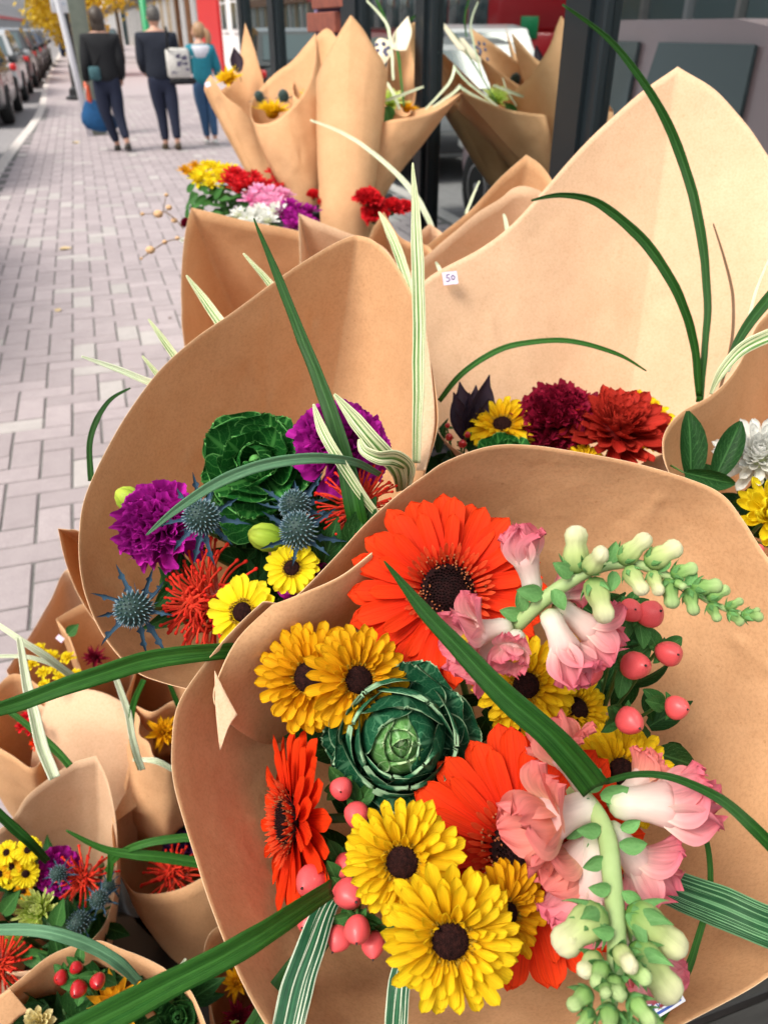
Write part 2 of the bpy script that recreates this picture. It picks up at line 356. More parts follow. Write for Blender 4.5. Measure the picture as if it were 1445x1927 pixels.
def globe(root,name,n,ms,elo,ehi,Llo,Lhi,jit=.15,rnd=random,pw=1,r0=0,z0=0,wid=1):
    "spiral of petals from the outside (elo, Llo) to the middle (ehi, Lhi)"
    for k in range(n):
        t=(k/(n-1))**pw; a=k*2.39996+rnd.uniform(-.2,.2); e=elo+(ehi-elo)*t+rnd.uniform(-jit,jit); s=(Llo+(Lhi-Llo)*t)*rnd.uniform(.92,1.06)
        M=Matrix.Rotation(a,4,'Z')@Matrix.Translation((r0*(1-t),0,z0*t))@Matrix.Rotation(-e,4,'Y')@Matrix.Rotation(rnd.uniform(-.3,.3),4,'X')@Matrix.Diagonal((s,s*wid,s,1))
        link(name,rnd.choice(ms),root,M)
def stem(root,M,to,r=.0022,mat=None,bow=.02,z0=0.):
    "stalk from the flower's back down to the neck of its wrap"
    if to is None: return
    q=M.inverted()@to; b=V((0,0,z0)); L=(q-b).length
    if L<.03: return
    pts=[b,b+V((0,0,-L*.25)),(b+q)/2+V((0,0,-L*.15)),q]
    link('stem',mesh('stem',*tube(spl(pts,8),r,6)[:2],mat or M_DST),root)
def placeM(px,py,d,dx,dy,roll=0): return frame(P(px,py,d),face(dx,dy),math.radians(roll))
PGER=[.28,.5,.72,.88,.97,1,1,1,.98]; PMUM=[.30,.5,.72,.9,1,1.04,1.05,1.02]; PPT=[.4,.8,1,.95,.7,.35,.05]; PFAN=[.10,.22,.42,.66,.88,1,1.05]
def gerbera(px,py,d,R,label,dx=0,dy=0,roll=0,to=None,seed=1):
    r=random.Random(seed); M=placeM(px,py,d,dx,dy,roll); o=thing('gerbera',label,'flower',M)
    A=[petal('gA%d'%i,.150,PGER,-.16+.12*i,.16,M_GER,12,8,.03,1,.035,.04) for i in range(3)]
    B=[petal('gB%d'%i,.145,PGER,.0+.15*i,.2,M_GER,12,8,.03,1,.04,.04) for i in range(2)]
    I=[petal('gI',.09,PGER,.5,.25,M_GERI,6,4,0,1,0,.2)]
    ring(o,'petal',20,A,.2*R,-.06*R,.0,.80*R,.10,rnd=r,tw=.14); ring(o,'petal',19,A,.2*R,-.02*R,.07,.77*R,.10,.5,rnd=r,tw=.14); ring(o,'petal',14,B,.2*R,.02*R,.14,.60*R,.14,.2,.85,rnd=r,tw=.15)
    ring(o,'petal',40,I,.27*R,.05*R,.55,.24*R,.25,rnd=r); ring(o,'petal',36,I,.24*R,.06*R,.8,.19*R,.25,.4,rnd=r)
    g=G()
    for k in range(150):
        a=r.uniform(0,2*pi); q=r.uniform(.16,.33)*R; h=r.uniform(.05,.10)*R
        v,f,uv=tube([(0,0,0),(0,0,h*.75),(0,0,h)],[.004*R,.006*R,.010*R],5); g.add(v,f,uv,Matrix.Translation((q*math.cos(a),q*math.sin(a),.04*R))@Matrix.Rotation((q/R-.12)*2.2,4,V((-math.sin(a),math.cos(a),0))))
    link('stamens',g.mesh('stamens',M_GERF),o,kind='stuff')
    g=G(); v,f,uv=ball(.27*R,.27*R,.10*R,24,8,(0,0,.03*R)); g.add(v,f)
    for k in range(170):
        q=.21*R*math.sqrt(k/170); a=k*2.4; v,f,uv=tube([(0,0,0),(0,0,.035*R)],[.012*R,.004*R],4); g.add(v,f,uv,Matrix.Translation((q*math.cos(a),q*math.sin(a),.115*R-.22*q*q/R)))
    link('flower_disc',g.mesh('flower_disc',M_BLK),o)
    link('calyx',mesh('calyx',*lathe([(.02*R,-.2*R),(.16*R,-.14*R),(.24*R,-.04*R)],12)[:2],M_DST),o)
    stem(o,M,to,.003,z0=-.18*R); return o
def disc(o,R,r0,mat=None,r=random,dome=.5):
    g=G(); v,f,uv=ball(r0*R,r0*R,r0*R*dome,20,8,(0,0,.02*R)); g.add(v,f)
    n=150
    for k in range(n):
        q=r0*R*.94*math.sqrt((k+.5)/n); a=k*2.39996; z=.02*R+r0*R*dome*math.sqrt(max(0,1-(q/(r0*R))**2))
        v,f,uv=tube([(0,0,-.01*R),(0,0,.02*R)],[.016*R,.007*R],4); g.add(v,f,uv,Matrix.Translation((q*math.cos(a),q*math.sin(a),z-.006*R)))
    link('flower_disc',g.mesh('flower_disc',mat or M_DSK),o)
def daisy(px,py,d,R,label,dx=0,dy=0,roll=0,to=None,seed=1,mat=None,layers=4,name='yellow_daisy',dr=.28,cat='flower',group=None,low=False):
    r=random.Random(seed*7+1); M=placeM(px,py,d,dx,dy,roll); o=thing(name,label,cat,M,group); mat=mat or M_YEL; K=mat.name
    nl,nw=(5,4) if low else (9,6)
    A=[petal('d%s%d%d'%(K,i,low),.128,PMUM,-.45+.28*i,.55,mat,nl,nw,.04,1,.02,.03) for i in range(4)]
    B=[petal('e%s%d%d'%(K,i,low),.22,PMUM,.2+.4*i,.9,mat,nl,nw,.04,1,0,.03) for i in range(2)]
    cnt=20 if layers>2 else 17
    wd=1 if layers>2 else 1.35
    ring(o,'petal',cnt+3,A,.22*R,-.07*R,-.08,.80*R,.2,0,wd,rnd=r)
    ring(o,'petal',cnt+2,A,.22*R,-.02*R,.10,.76*R,.2,.5,wd,rnd=r)
    if layers>2:
        ring(o,'petal',cnt+1,A,.23*R,.03*R,.25,.62*R,.22,.3,rnd=r)
        ring(o,'petal',17,B,.25*R,.05*R,.42,.44*R,.3,.1,.8,rnd=r)
    if layers>3: ring(o,'petal',13,B,.27*R,.07*R,.75,.24*R,.4,.6,1.1,rnd=r)
    g=G()
    if not low:
        for k in range(110):
            a=r.uniform(0,2*pi); q=r.uniform(.92,1.16)*dr*R
            v,f,uv=tube([(0,0,0),(0,0,.07*R)],[.014*R,.013*R],5); g.add(v,f,uv,Matrix.Translation((q*math.cos(a),q*math.sin(a),.03*R))@Matrix.Rotation(.3,4,V((-math.sin(a),math.cos(a),0))))
        link('disc_ring',g.mesh('disc_ring',M_OLV),o,kind='stuff')
    disc(o,R,dr*r.uniform(.88,1.08),r=r,dome=r.uniform(.35,.6))
    link('calyx',mesh('calyx',*lathe([(.02*R,-.28*R),(.14*R,-.2*R),(.24*R,-.07*R)],10)[:2],M_DST),o)
    stem(o,M,to,.002,z0=-.25*R); return o
def pompon(px,py,d,R,label,mat,name='chrysanthemum',dx=0,dy=0,roll=0,to=None,seed=1,n=90,hw=.13,bend=.5,cup=.5,elo=-.15,ehi=1.45,lhi=.5,prof=PMUM,cat='flower',group=None,nl=7,nw=4,pw=.8):
    r=random.Random(seed*3+5); M=placeM(px,py,d,dx,dy,roll); o=thing(name,label,cat,M,group)
    K='p%s%.2f%.1f'%(mat.name,hw,bend)
    A=[petal(K+str(i),hw,prof,bend+.25*(i-1),cup,mat,nl,nw,.04,1,0,.03) for i in range(3)]
    globe(o,'petal',n,A,elo,ehi,R,R*lhi,.12,r,pw)
    link('receptacle',mesh('receptacle',*ball(.3*R,.3*R,.25*R,10,6,(0,0,.02*R))[:2],mat),o)
    stem(o,M,to,.002,z0=-.1*R); return o
def carnation(px,py,d,R,label,mat,dx=0,dy=0,to=None,seed=1,n=30,name='carnation',cat='flower',group=None,flat=1.):
    r=random.Random(seed*11+2); M=placeM(px,py,d,dx,dy,0); o=thing(name,label,cat,M,group)
    A=[petal('c%s%d'%(mat.name,i),.66,PFAN,-.5+.45*i,.1,mat,10,34,.34,1.2+.4*i,0,.22,.011,i) for i in range(4)]
    globe(o,'petal',n,A,-.05,1.5,R*.98,R*.72*flat,.16,r,.85)
    link('calyx',mesh('calyx',*lathe([(.05*R,-.55*R),(.2*R,-.5*R),(.24*R,-.1*R),(.1*R,.1*R)],12)[:2],M_DST),o)
    stem(o,M,to,.002,z0=-.5*R); return o
PKAL=[.14,.3,.58,.85,1,1.0,.93,.7,.28]
def shell(key,tip,ha,flare,mat,ruf=.03,base=2.3,nl=13,nw=18,seed=0):
    "a leaf wrapped round a unit ball, growing from below up to polar angle tip"
    if key in MESH: return MESH[key]
    r=random.Random(key); ph=r.uniform(0,6); v=[];uv=[];f=[]
    for i in range(nl+1):
        t=1-(1-i/nl)**1.6
        for j in range(nw+1):
            u=j/nw*2-1; w=(.35+.65*math.sin(min(1,t*1.5)*pi/2))
            if t>.62: w*=math.sqrt(max(.003,1-((t-.62)/.38)**2))
            phi=base+(tip-base)*t+ .18*u*u*t*(1-t)*2; az=u*ha*w/max(.45,math.sin(phi))*.9
            edge=max(abs(u)**3*.8,t**4); q=1+flare*edge*t+ruf*edge*math.sin(7*u+ph+5*t)+ruf*.6*edge*math.sin(17*u+ph)+.012*math.sin(3*u+ph)*t
            v.append((math.sin(phi)*math.cos(az)*q,math.sin(phi)*math.sin(az)*q,math.cos(phi)*q*.92)); uv.append((j/nw,t))
    for i in range(nl):
        for j in range(nw): q=i*(nw+1)+j; f.append((q,q+1,q+nw+2,q+nw+1))
    MESH[key]=mesh('leaf',v,f,mat,True,uv); return MESH[key]
def kale(px,py,d,R,label,dx=0,dy=0,roll=0,to=None,seed=1,outer=None,inner=None,ball_=True,mid=None):
    r=random.Random(seed*5+3); M=placeM(px,py,d,dx,dy,roll); o=thing('ornamental_kale',label,'ornamental cabbage',M)
    ou=outer or M_KAL; inn=inner or M_KAI
    fl=[petal('ko%s%d'%(ou.name,i),.58,PKAL,.35+.2*i,.3,ou,14,18,.055,1.8+.8*i,0,.05,.004,i) for i in range(3)]
    ring(o,'leaf',6 if ball_ else 5,fl,.08*R,-.42*R,-.02,.98*R,.16,rnd=r,tw=.12)
    ring(o,'leaf',6 if ball_ else 5,fl,.08*R,-.36*R,.22,.95*R,.14,.5,rnd=r,tw=.15)
    lay=[(.80,1.12,1.15,.10,3,ou),(.74,.95,1.2,.12,3,ou),(.66,.75,1.2,.14,3,ou),(.57,.55,1.2,.13,3,ou),(.47,.42,1.2,.14,3,inn),(.37,.30,1.2,.16,3,inn),(.27,.22,1.2,.2,3,inn),(.17,.15,1.2,.25,3,inn)]
    if not ball_:
        lay=[(.34,.30,1.1,.3,3,inn)]
        for n_,e_,L_,o_ in ((5,.30,1.0,.2),(5,.55,.98,.55),(4,.85,.86,.1),(3,1.1,.62,.6)):
            ring(o,'leaf',n_,fl,.05*R,-.2*R,e_,L_*R,.16,o_,rnd=r,tw=.2)
    for k,(rho,tip,ha,fla,n,m) in enumerate(lay):
        for q in range(n):
            ms=shell('sh%s%d%d%d'%(m.name,k,q,ball_),tip+.14*(q%2)-.05*q,ha,fla*(1+.3*(q==1)),m,.045 if ball_ else .05)
            a=2*pi*(q+k*.37)/n+r.uniform(-.2,.2); s=rho*R*r.uniform(.97,1.04)*(.86)
            link('leaf',ms,o,Matrix.Rotation(a,4,'Z')@Matrix.Rotation(r.uniform(-.08,.08),4,'Y')@Matrix.Translation((0,0,(.80-rho)*R*.30-.02*R*q))@Matrix.Scale(s,4))
    link('heart',mesh('heart',*ball(.10*R,.10*R,.12*R,10,6,(0,0,.22*R))[:2],inn),o)
    stem(o,M,to,.005,z0=-.45*R); return o
def thistle(px,py,d,R,label,dx=0,dy=0,roll=0,to=None,seed=1,nb=9,bl=2.1,low=False,group=None,name='sea_holly'):
    r=random.Random(seed*13+1); M=placeM(px,py,d,dx,dy,roll); o=thing(name,label,'thistle',M,group)
    link('cone',mesh('cone',*ball(R*.88,R*.88,R*1.05,16,10,(0,0,R*.35))[:2],M_ERC),o)
    g=G(); n=90 if low else 150
    for k in range(n):
        z=1-2*(k+.5)/n*.86; q=math.sqrt(1-z*z); a=k*2.39996; p=V((q*math.cos(a)*.86*R,q*math.sin(a)*.86*R,R*.35+z*1.03*R)); nr=V((q*math.cos(a),q*math.sin(a),z)).normalized()
        v,f,uv=tube([(0,0,0),(0,0,.13*R),(0,0,.25*R)],[.06*R,.04*R,.006*R],5)
        g.add(v,f,uv,Matrix.Translation(p)@nr.to_track_quat('Z','Y').to_matrix().to_4x4())
    link('florets',g.mesh('florets',M_ERT,False),o,kind='stuff')
    J=[.5,.65,.8,.95,.8,.85,1.9,.85,.9,.8,.75,1.7,.65,.55,.4,.25,.03]
    A=[petal('er%d'%i,.062,J,-.5+.55*i,.9,M_ERB,24,4,0,1,0,0) for i in range(3)]
    ring(o,'bract',nb,A,.3*R,-.25*R,.05,bl*R,.3,rnd=r,tw=.5)
    B=[petal('es',.03,[1,.8,.5,.05],.1,.2,M_ERB,4,2)]
    ring(o,'bract',nb+3,B,.3*R,-.2*R,.35,1.5*R,.35,.3,rnd=r,tw=.5)
    stem(o,M,to,.0016,z0=-.4*R); return o
def pincushion(px,py,d,R,label,dx=0,dy=0,roll=0,to=None,seed=1,n=70,thick=.018,group=None):
    r=random.Random(seed*17+1); M=placeM(px,py,d,dx,dy,roll); o=thing('pincushion_protea',label,'flower',M,group)
    ms=[]
    for i in range(5):
        key='st%d%.3f'%(i,thick)
        if key not in MESH:
            b=[.5,.8,1.1,.3,1.4][i]; pts=[(0,0,0),(.25,0,.10*b),(.55,0,.16*b),(.82,0,.12*b),(.93,0,.04*b),(1.,0,-.02)]
            v,f,uv=tube(spl([V(p) for p in pts],12),[thick*1.1]*9+[thick*.95,thick*1.9,thick*1.2],6); MESH[key]=mesh('style',v,f,M_PRO,True,uv)
        ms.append(MESH[key])
    cl=[]
    for i in range(3):
        key='cl%d'%i
        if key not in MESH:
            pts=[V((.2,0,0)),V((.42,0,.16)),V((.52,.04,.33)),V((.40,.08,.46)),V((.25,.04,.42)),V((.2,0,.32))][:4+i]
            v,f,uv=tube(spl(pts,14),thick*1.5,6); MESH[key]=mesh('style',v,f,M_PRO,True,uv)
        cl.append(MESH[key])
    globe(o,'style',n,ms,-.05,1.2,R,R*.75,.2,r,.9)
    globe(o,'style',n//3,cl,.1,1.3,R*.95,R*.9,.25,r,1)
    link('receptacle',mesh('receptacle',*ball(.22*R,.22*R,.3*R,12,8,(0,0,.1*R))[:2],M_PRB),o)
    stem(o,M,to,.003,z0=-.15*R); return o
def lily_bud(px,py,d,L,label,dx=0,dy=0,to=None,group=None):
    M=placeM(px,py,d,dx,dy); o=thing('lily_bud',label,'flower bud',M,group)
    v,f,uv=lathe([(.03*L,-.5*L),(.2*L,-.45*L),(.33*L,-.25*L),(.38*L,0),(.33*L,.25*L),(.20*L,.42*L),(.05*L,.5*L)],60,lambda a,t:1-.22*abs(math.cos(1.5*a))**14-.03*abs(math.sin(4.5*a))**4)
    link('bud',mesh('bud',v,f,M_LBD,True,uv),o); stem(o,M,to,.0022,z0=-.48*L); return o
def leaf_mesh(key,hw,bend,cup,mat,prof=PPT,nl=10,nw=6,ruf=.05): return petal('lf'+key,hw,prof,bend,cup,mat,nl,nw,ruf,1.5,0,.0)
def leaf(px,py,d,L,label,dirx,diry,dirz=.2,mat=None,hw=.22,bend=-.4,cup=.35,name='leaf',cat='leaf',spin=0,prof=PPT,key='s'):
    "one broad leaf growing from the spot in the given screen-ish direction"
    X=(CR*dirx+CU*diry-CF*dirz).normalized(); Z=(-CF-X*(-CF).dot(X)).normalized(); Y=Z.cross(X)
    M=Matrix.Translation(P(px,py,d))@Matrix((X,Y,Z)).transposed().to_4x4()@Matrix.Rotation(spin,4,'X')
    m=leaf_mesh('%s%.2f%.2f%s'%(key,hw,bend,(mat or M_LEAF).name),hw,bend,cup,mat or M_LEAF,prof)
    o=thing(name,label,cat,M); link('leaf_blade',m,o,Matrix.Scale(L,4))
    v,f,uv=tube([(0,0,0),(-.06*L,0,-.02*L),(-.25*L,0,-.3*L)],[.02*L,.018*L,.02*L],6); link('leaf_stalk',mesh('leaf_stalk',v,f,M_DST),o); return o
def foliage(label,to,pts,n,L,seed,mat=None):
    "dark filler leaves between the flower heads"
    r=random.Random(seed); o=thing('filler_foliage',label,'foliage',to)
    ms=[leaf_mesh('f%d%s'%(i,(mat or M_LEAF).name),.20+.05*i,-.7+.3*i,.3,mat or M_LEAF) for i in range(3)]
    for k in range(n):
        px,py,d,s=r.choice(pts); p=P(px+r.uniform(-s,s),py+r.uniform(-s,s),d+r.uniform(-.01,.03))
        M=frame(p-to,face(r.uniform(-1,1),r.uniform(-1,1)),r.uniform(0,6.28))@Matrix.Rotation(-.3,4,'Y')@Matrix.Scale(L*r.uniform(.7,1.2),4)
        link('leaf',r.choice(ms),o,M)
    for px,py,d,s in pts:
        q=P(px,py,d)-to; link('stem',mesh('stem',*tube([V((0,0,0)),q*.5+V((0,0,-.01)),q],.0018,6)[:2],M_DST),o)
    return o
# ---------------------------------------------------------------- berries
def berries(label,cat_group,spots,R,to,mat=None,seed=1,tip=True,leaves=3,lscale=1.):
    "spots: (px,py,d,radius_px,dx,dy)"
    mat=mat or M_BER; r=random.Random(seed); hub=P(*to[:3]) if not isinstance(to,V) else to
    o=thing('hypericum_sprig',label,'berries',hub)
    lm=[leaf_mesh('hy%d'%i,.30,-.5+.3*i,.35,M_HYP,[.35,.8,1,1,.85,.55,.08]) for i in range(3)]
    for px,py,d,rp,dx,dy in spots:
        q=S(rp,d); p=P(px,py,d); M=Matrix.Translation(p-hub)@frame(V((0,0,0)),face(dx,dy),r.uniform(0,6))
        key='berry'+mat.name
        if key not in MESH:
            v,f,uv=lathe([(.05,-1.),(.55,-.92),(.92,-.55),(1.03,-.12),(.95,.28),(.70,.62),(.40,.86),(.17,1.0),(.05,1.06)],20,lambda a,t:1+.05*math.cos(3*a)); MESH[key]=mesh('berry',v,f,mat,True,uv)
        b=link('berry',MESH[key],o,M@Matrix.Diagonal((q*r.uniform(.9,1.04),q*r.uniform(.9,1.04),q*r.uniform(1.0,1.18),1)))
        if tip: link('berry_tip',mesh('berry_tip',*lathe([(.12,.98),(.09,1.1),(.02,1.22)],6)[:2],M_TIP),b)
        for k in range(5): link('sepal',lm[k%3],b,Matrix.Rotation(k*1.256,4,'Z')@Matrix.Translation((.12,0,-.98))@Matrix.Rotation(-.15,4,'Y')@Matrix.Scale(1.15,4))
        base=(M@V((0,0,-q))); mid=base*.5-CF*(-.01)+V((0,0,-.01))
        link('stem',mesh('stem',*tube(spl([V((0,0,0)),mid,M@V((0,0,-q*2)),base],8),.0011,6)[:2],M_STM if False else M_DST),o)
        for k in range(leaves):
            a=r.uniform(0,6.28); link('leaf',r.choice(lm),o,M@Matrix.Translation((0,0,-q*1.6))@Matrix.Rotation(a,4,'Z')@Matrix.Rotation(r.uniform(-.5,.3),4,'Y')@Matrix.Scale(q*r.uniform(1.6,2.5)*lscale,4))
    return o
# ---------------------------------------------------------------- snapdragon
def dv(x,y,z): return (CR*x+CU*y-CF*z).normalized()
def basis(p,z,up):
    z=z.normalized(); y=(up-z*up.dot(z)); y=y.normalized() if y.length>.05 else z.orthogonal().normalized(); x=y.cross(z)
    return Matrix.Translation(p)@Matrix((x,y,z)).transposed().to_4x4()
def floret(root,hub,p,z,up,L,pm=None,roll=0,openness=1.,seed=0):
    r=random.Random(seed); pm=pm or M_SNP
    M=Matrix.Translation(-hub)@basis(p,z,up)@Matrix.Rotation(roll,4,'Z')@Matrix.Scale(L,4)
    def T(v): return v
    prof=[(.08,.0),(.13,.04),(.155,.12),(.15,.22),(.165,.34),(.20,.46),(.215,.53),(.19,.58)]
    v,f,uv=lathe(prof,20,lambda a,t:1+.12*math.cos(2*a)+.04*math.cos(5*a)); v=[(x,y-.10*z_*z_,z_) for x,y,z_ in v]
    fl=link('floret',mesh('floret',v,f,M_SNT,True,uv),root,M)
    PL=[.55,.8,1,1.1,1.1,1,.75,.35]
    lob=[petal('sn%s%d'%(pm.name,i),.50,PL,[1.1,-.7,.3][i],.35,pm,11,14,.26,1.1+.45*i,0,.04,0,i) for i in range(3)]
    def lobe(x,y,z_,az,el,s,m,wd=1): 
        # az around the tube (0 = up side), el = how far it opens away from the tube axis
        A=Matrix.Translation((x,y,z_))@Matrix.Rotation(az,4,'Z')@Matrix.Rotation(pi/2,4,'Z')@Matrix.Rotation(-(pi/2-el),4,'Y')@Matrix.Diagonal((s,s*wd,s,1))
        link('petal',m,fl,A)
    e=openness
    for sx in (-1,1): lobe(sx*.07,.03,.44,-sx*.55,.55*e+r.uniform(-.1,.1),.60,lob[0 if sx<0 else 2],1.1); lobe(sx*.05,.06,.42,-sx*.25,1.0*e+.1,.52,lob[1],1.1)
    lobe(0,-.12,.44,pi,.95*e+.1,.50,lob[1],1.1)
    for sx in (-1,1): lobe(sx*.10,-.08,.44,pi+sx*.9,.75*e+.05,.56,lob[2 if sx<0 else 0],1.1)
    v,f,uv=ball(.15,.10,.14,14,8,(0,-.12,.58)); link('palate',mesh('palate',[(x+ (.02 if x>0 else -.02),y,z_-.06*(abs(x)<.03)) for x,y,z_ in v],f,M_SNY),fl)
    calyx(fl,.16)
    return fl
def calyx(par,s,n=5,off=0,z=0):
    m=petal('sepal',.27,[.6,.9,1,.88,.6,.3,.04],.75,.6,M_SEP,7,6,0,1,0,.0)
    for k in range(n): link('sepal',m,par,Matrix.Rotation(k*2*pi/n+off,4,'Z')@Matrix.Translation((.03*s/.16,0,-.02+z))@Matrix.Rotation(-.7,4,'Y')@Matrix.Scale(s*1.25,4))
def bud(root,hub,p,z,L,mat=None,cal=.42,seed=0):
    mat=mat or M_BUD; key='bud'+mat.name
    if key not in MESH:
        v,f,uv=lathe([(.10,0),(.22,.07),(.28,.2),(.285,.35),(.25,.5),(.215,.6),(.235,.7),(.25,.8),(.20,.92),(.10,.99),(.02,1.0)],28,lambda a,t:1+.16*math.cos(2*a)*t-.20*max(0,t-.35)*abs(math.cos(a))**10-.08*abs(math.sin(2.5*a))**6)
        MESH[key]=mesh('bud',v,f,mat,True,uv)
    b=link('bud',MESH[key],root,Matrix.Translation(-hub)@basis(p,z,dv(.1,1,.3))@Matrix.Rotation(seed*1.3,4,'Z')@Matrix.Scale(L,4)); calyx(b,cal,5,seed); return b
# ---------------------------------------------------------------- blades
def blade(label,pts,w,mat,twist=0,fold=.18,name='grass_blade',cat='grass blade',n=40,tipdir=True,group=None,thick=0,tw2=None):
    "pts: (px,py,depth); w: widths in photo pixels at its length, base first or tip first as listed"
    Q=spl([P(*p) for p in pts],n); D=[(q-EYE).dot(CF) for q in Q]; v=[];f=[];uv=[]; nw=6
    ln=[0]
    for i in range(1,n): ln.append(ln[-1]+(Q[i]-Q[i-1]).length)
    for i,q in enumerate(Q):
        t=(Q[min(i+1,n-1)]-Q[max(0,i-1)]).normalized(); view=(EYE-q).normalized(); s=t.cross(view).normalized()
        tw=math.radians(twist if tw2 is None else twist+(tw2-twist)*i/(n-1)); s=Matrix.Rotation(tw,3,t)@s; nn=s.cross(t)
        hw=lerp(w,i/(n-1))/2*D[i]/FPX/max(.3,math.cos(tw))
        hw=max(hw,.00012)*(1+.07*noise.noise(q*60))
        for j in range(nw+1):
            u=j/nw*2-1; v.append(q+s*hw*u+nn*hw*fold*(abs(u)-.5)*2); uv.append((j/nw,ln[i]/ln[-1]*3))
    for i in range(n-1):
        for j in range(nw): a=i*(nw+1)+j; f.append((a,a+1,a+nw+2,a+nw+1))
    v=[x+CR*(noise.noise(x*38)*.0007)+CU*(noise.noise(x*31+V((5,0,0)))*.0007) for x in v]
    c=Q[0]; o=link(name,mesh(name,[x-c for x in v],f,mat,True,uv),None,Matrix.Translation(c),label,cat,group)
    sm=o.modifiers.new('thickness','SOLIDIFY'); sm.thickness=.0005; return o
# ---------------------------------------------------------------- kraft paper
def wrap(label,rim,throat,tr=.022,bulge=.12,N=150,Mv=30,seed=0,tail=.18,amp=.0035,mat=None,cat='paper wrap',group=None,name='paper_wrap',fr=9.,taildir=None,ncr=24,cra=.0030):
    T=P(*throat) if not isinstance(throat,V) else throat
    N=int(N*(1.9 if Mv>40 else 1.3)); pts=rimline(rim,N); c=sum(pts,V())/N; ax=(c-T).normalized()
    v=[];f=[]
    rc=random.Random(seed*101+7); cre=[]
    base=lambda i,s:(T+((pts[i]-T)-ax*(pts[i]-T).dot(ax)).normalized()*tr).lerp(pts[i],s)
    for _ in range(ncr):
        i0=rc.randrange(N); s0=rc.uniform(.35,.98); long_=rc.random()<.55
        i1=(i0+rc.randint(2,9 if long_ else 24))%N; s1=max(.2,s0-rc.uniform(.25,.6)) if long_ else max(.25,min(1,s0+rc.uniform(-.12,.12)))
        cre.append((i0,s0,i1,s1,rc.uniform(.25,1)*rc.choice((-1,1))*cra,rc.uniform(.012,.034)))
    def bez(i,s):
        p=pts[i]; r=p-T; rd=(r-ax*r.dot(ax)).normalized(); t0=T+rd*tr; mid=(t0+p)/2+(rd-ax*.45)*bulge*r.length
        return t0*(1-s)**2+mid*2*s*(1-s)+p*s*s
    cre=[(bez(a,b),bez(c_,d_),h,w_) for a,b,c_,d_,h,w_ in cre]
    td=(taildir or (-ax*.5+V((0,0,-.8)))).normalized(); rows=5
    for i,p in enumerate(pts):
        r=p-T; rd=(r-ax*r.dot(ax)).normalized(); R0=r.length; t0=T+rd*tr; mid=(t0+p)/2+(rd-ax*.45)*bulge*R0
        for k in range(rows,0,-1): v.append(T+td*tail*k/rows+rd*tr*(1+.25*k/rows))
        for k in range(Mv+1):
            s=k/Mv; q=t0*(1-s)**2+mid*2*s*(1-s)+p*s*s
            q0=q; nz=V((seed*3.1,seed*1.7,0)); fa=amp*.55*min(1,s*3)
            q=q+(rd*.6-ax*.8)*(noise.noise(q*fr+nz)*fa*1.6+noise.noise(q*fr*3.3+nz)*fa*.5+abs(noise.noise(q*fr*1.8+nz*2))*fa*.7)*(1-.25*s)
            if s>.2:
                for A_,B_,h,w_ in cre:
                    e=B_-A_; f_=max(0,min(1,(q0-A_).dot(e)/max(1e-9,e.dot(e)))); d_=(q0-A_-e*f_).length/max(.25,min(1,4*f_,4*(1-f_)))
                    if d_<w_: q=q+(rd*.6-ax*.8)*h*(1-d_/w_)
            v.append(q)
    H=rows+Mv+1
    for i in range(N):
        a=i*H;b=((i+1)%N)*H
        for k in range(H-1): f.append((a+k,b+k,b+k+1,a+k+1))
    o=link(name,mesh(name,[x-T for x in v],f,[mat or KR,KE]),None,Matrix.Translation(T),label,cat,group)
    m=o.modifiers.new('thickness','SOLIDIFY'); m.thickness=.00035; m.offset=0; m.material_offset_rim=1
    return o
def sheet(name,rows,parent=None,label=None,cat=None,mat=None,N=40,Mr=20,amp=.001,group=None,seed=0):
    "rows of (px,py,depth), lofted"
    A=[spl([P(*q) for q in r],N) for r in rows]; v=[]
    for j in range(N):
        col=spl([a[j] for a in A],Mr)
        for k,q in enumerate(col): v.append(q-CF*noise.noise(q*14+V((seed,0,0)))*amp)
    f=[(j*Mr+k,(j+1)*Mr+k,(j+1)*Mr+k+1,j*Mr+k+1) for j in range(N-1) for k in range(Mr-1)]
    c=parent.matrix_basis.translation if parent else v[0].copy()
    o=link(name,mesh(name,[x-c for x in v],f,[mat or KR,KE]),parent,None if parent else Matrix.Translation(c),label,cat,group)
    m=o.modifiers.new('thickness','SOLIDIFY'); m.thickness=.0006; m.offset=0; m.material_offset_rim=1
    return o
def sticker(parent,px,py,d,w,h,roll,strokes=(),mat=None,ink=None,dx=0,dy=0):
    M=Matrix.Translation(-parent.matrix_basis.translation)@frame(P(px,py,d),face(dx,dy),math.radians(roll))
    W,Hh=S(w,d),S(h,d); s=link('price_sticker',mesh('price_sticker',*box(-W/2,W/2,-Hh/2,Hh/2,-.0002,.0002),mat or M_STK,False),parent,M)
    for st in strokes:
        link('handwriting',mesh('handwriting',*tube([(x*W,y*Hh,.0005) for x,y in st],max(.0003,W*.035),5)[:2],ink or M_INK),s)
    return s
FIFTY=[[(-.02,.3),(-.22,.28),(-.24,.05),(-.08,.05),(-.05,-.12),(-.2,-.25),(-.3,-.18)],[(.2,.22),(.08,.1),(.1,-.12),(.24,-.12),(.32,.08),(.2,.22)]]
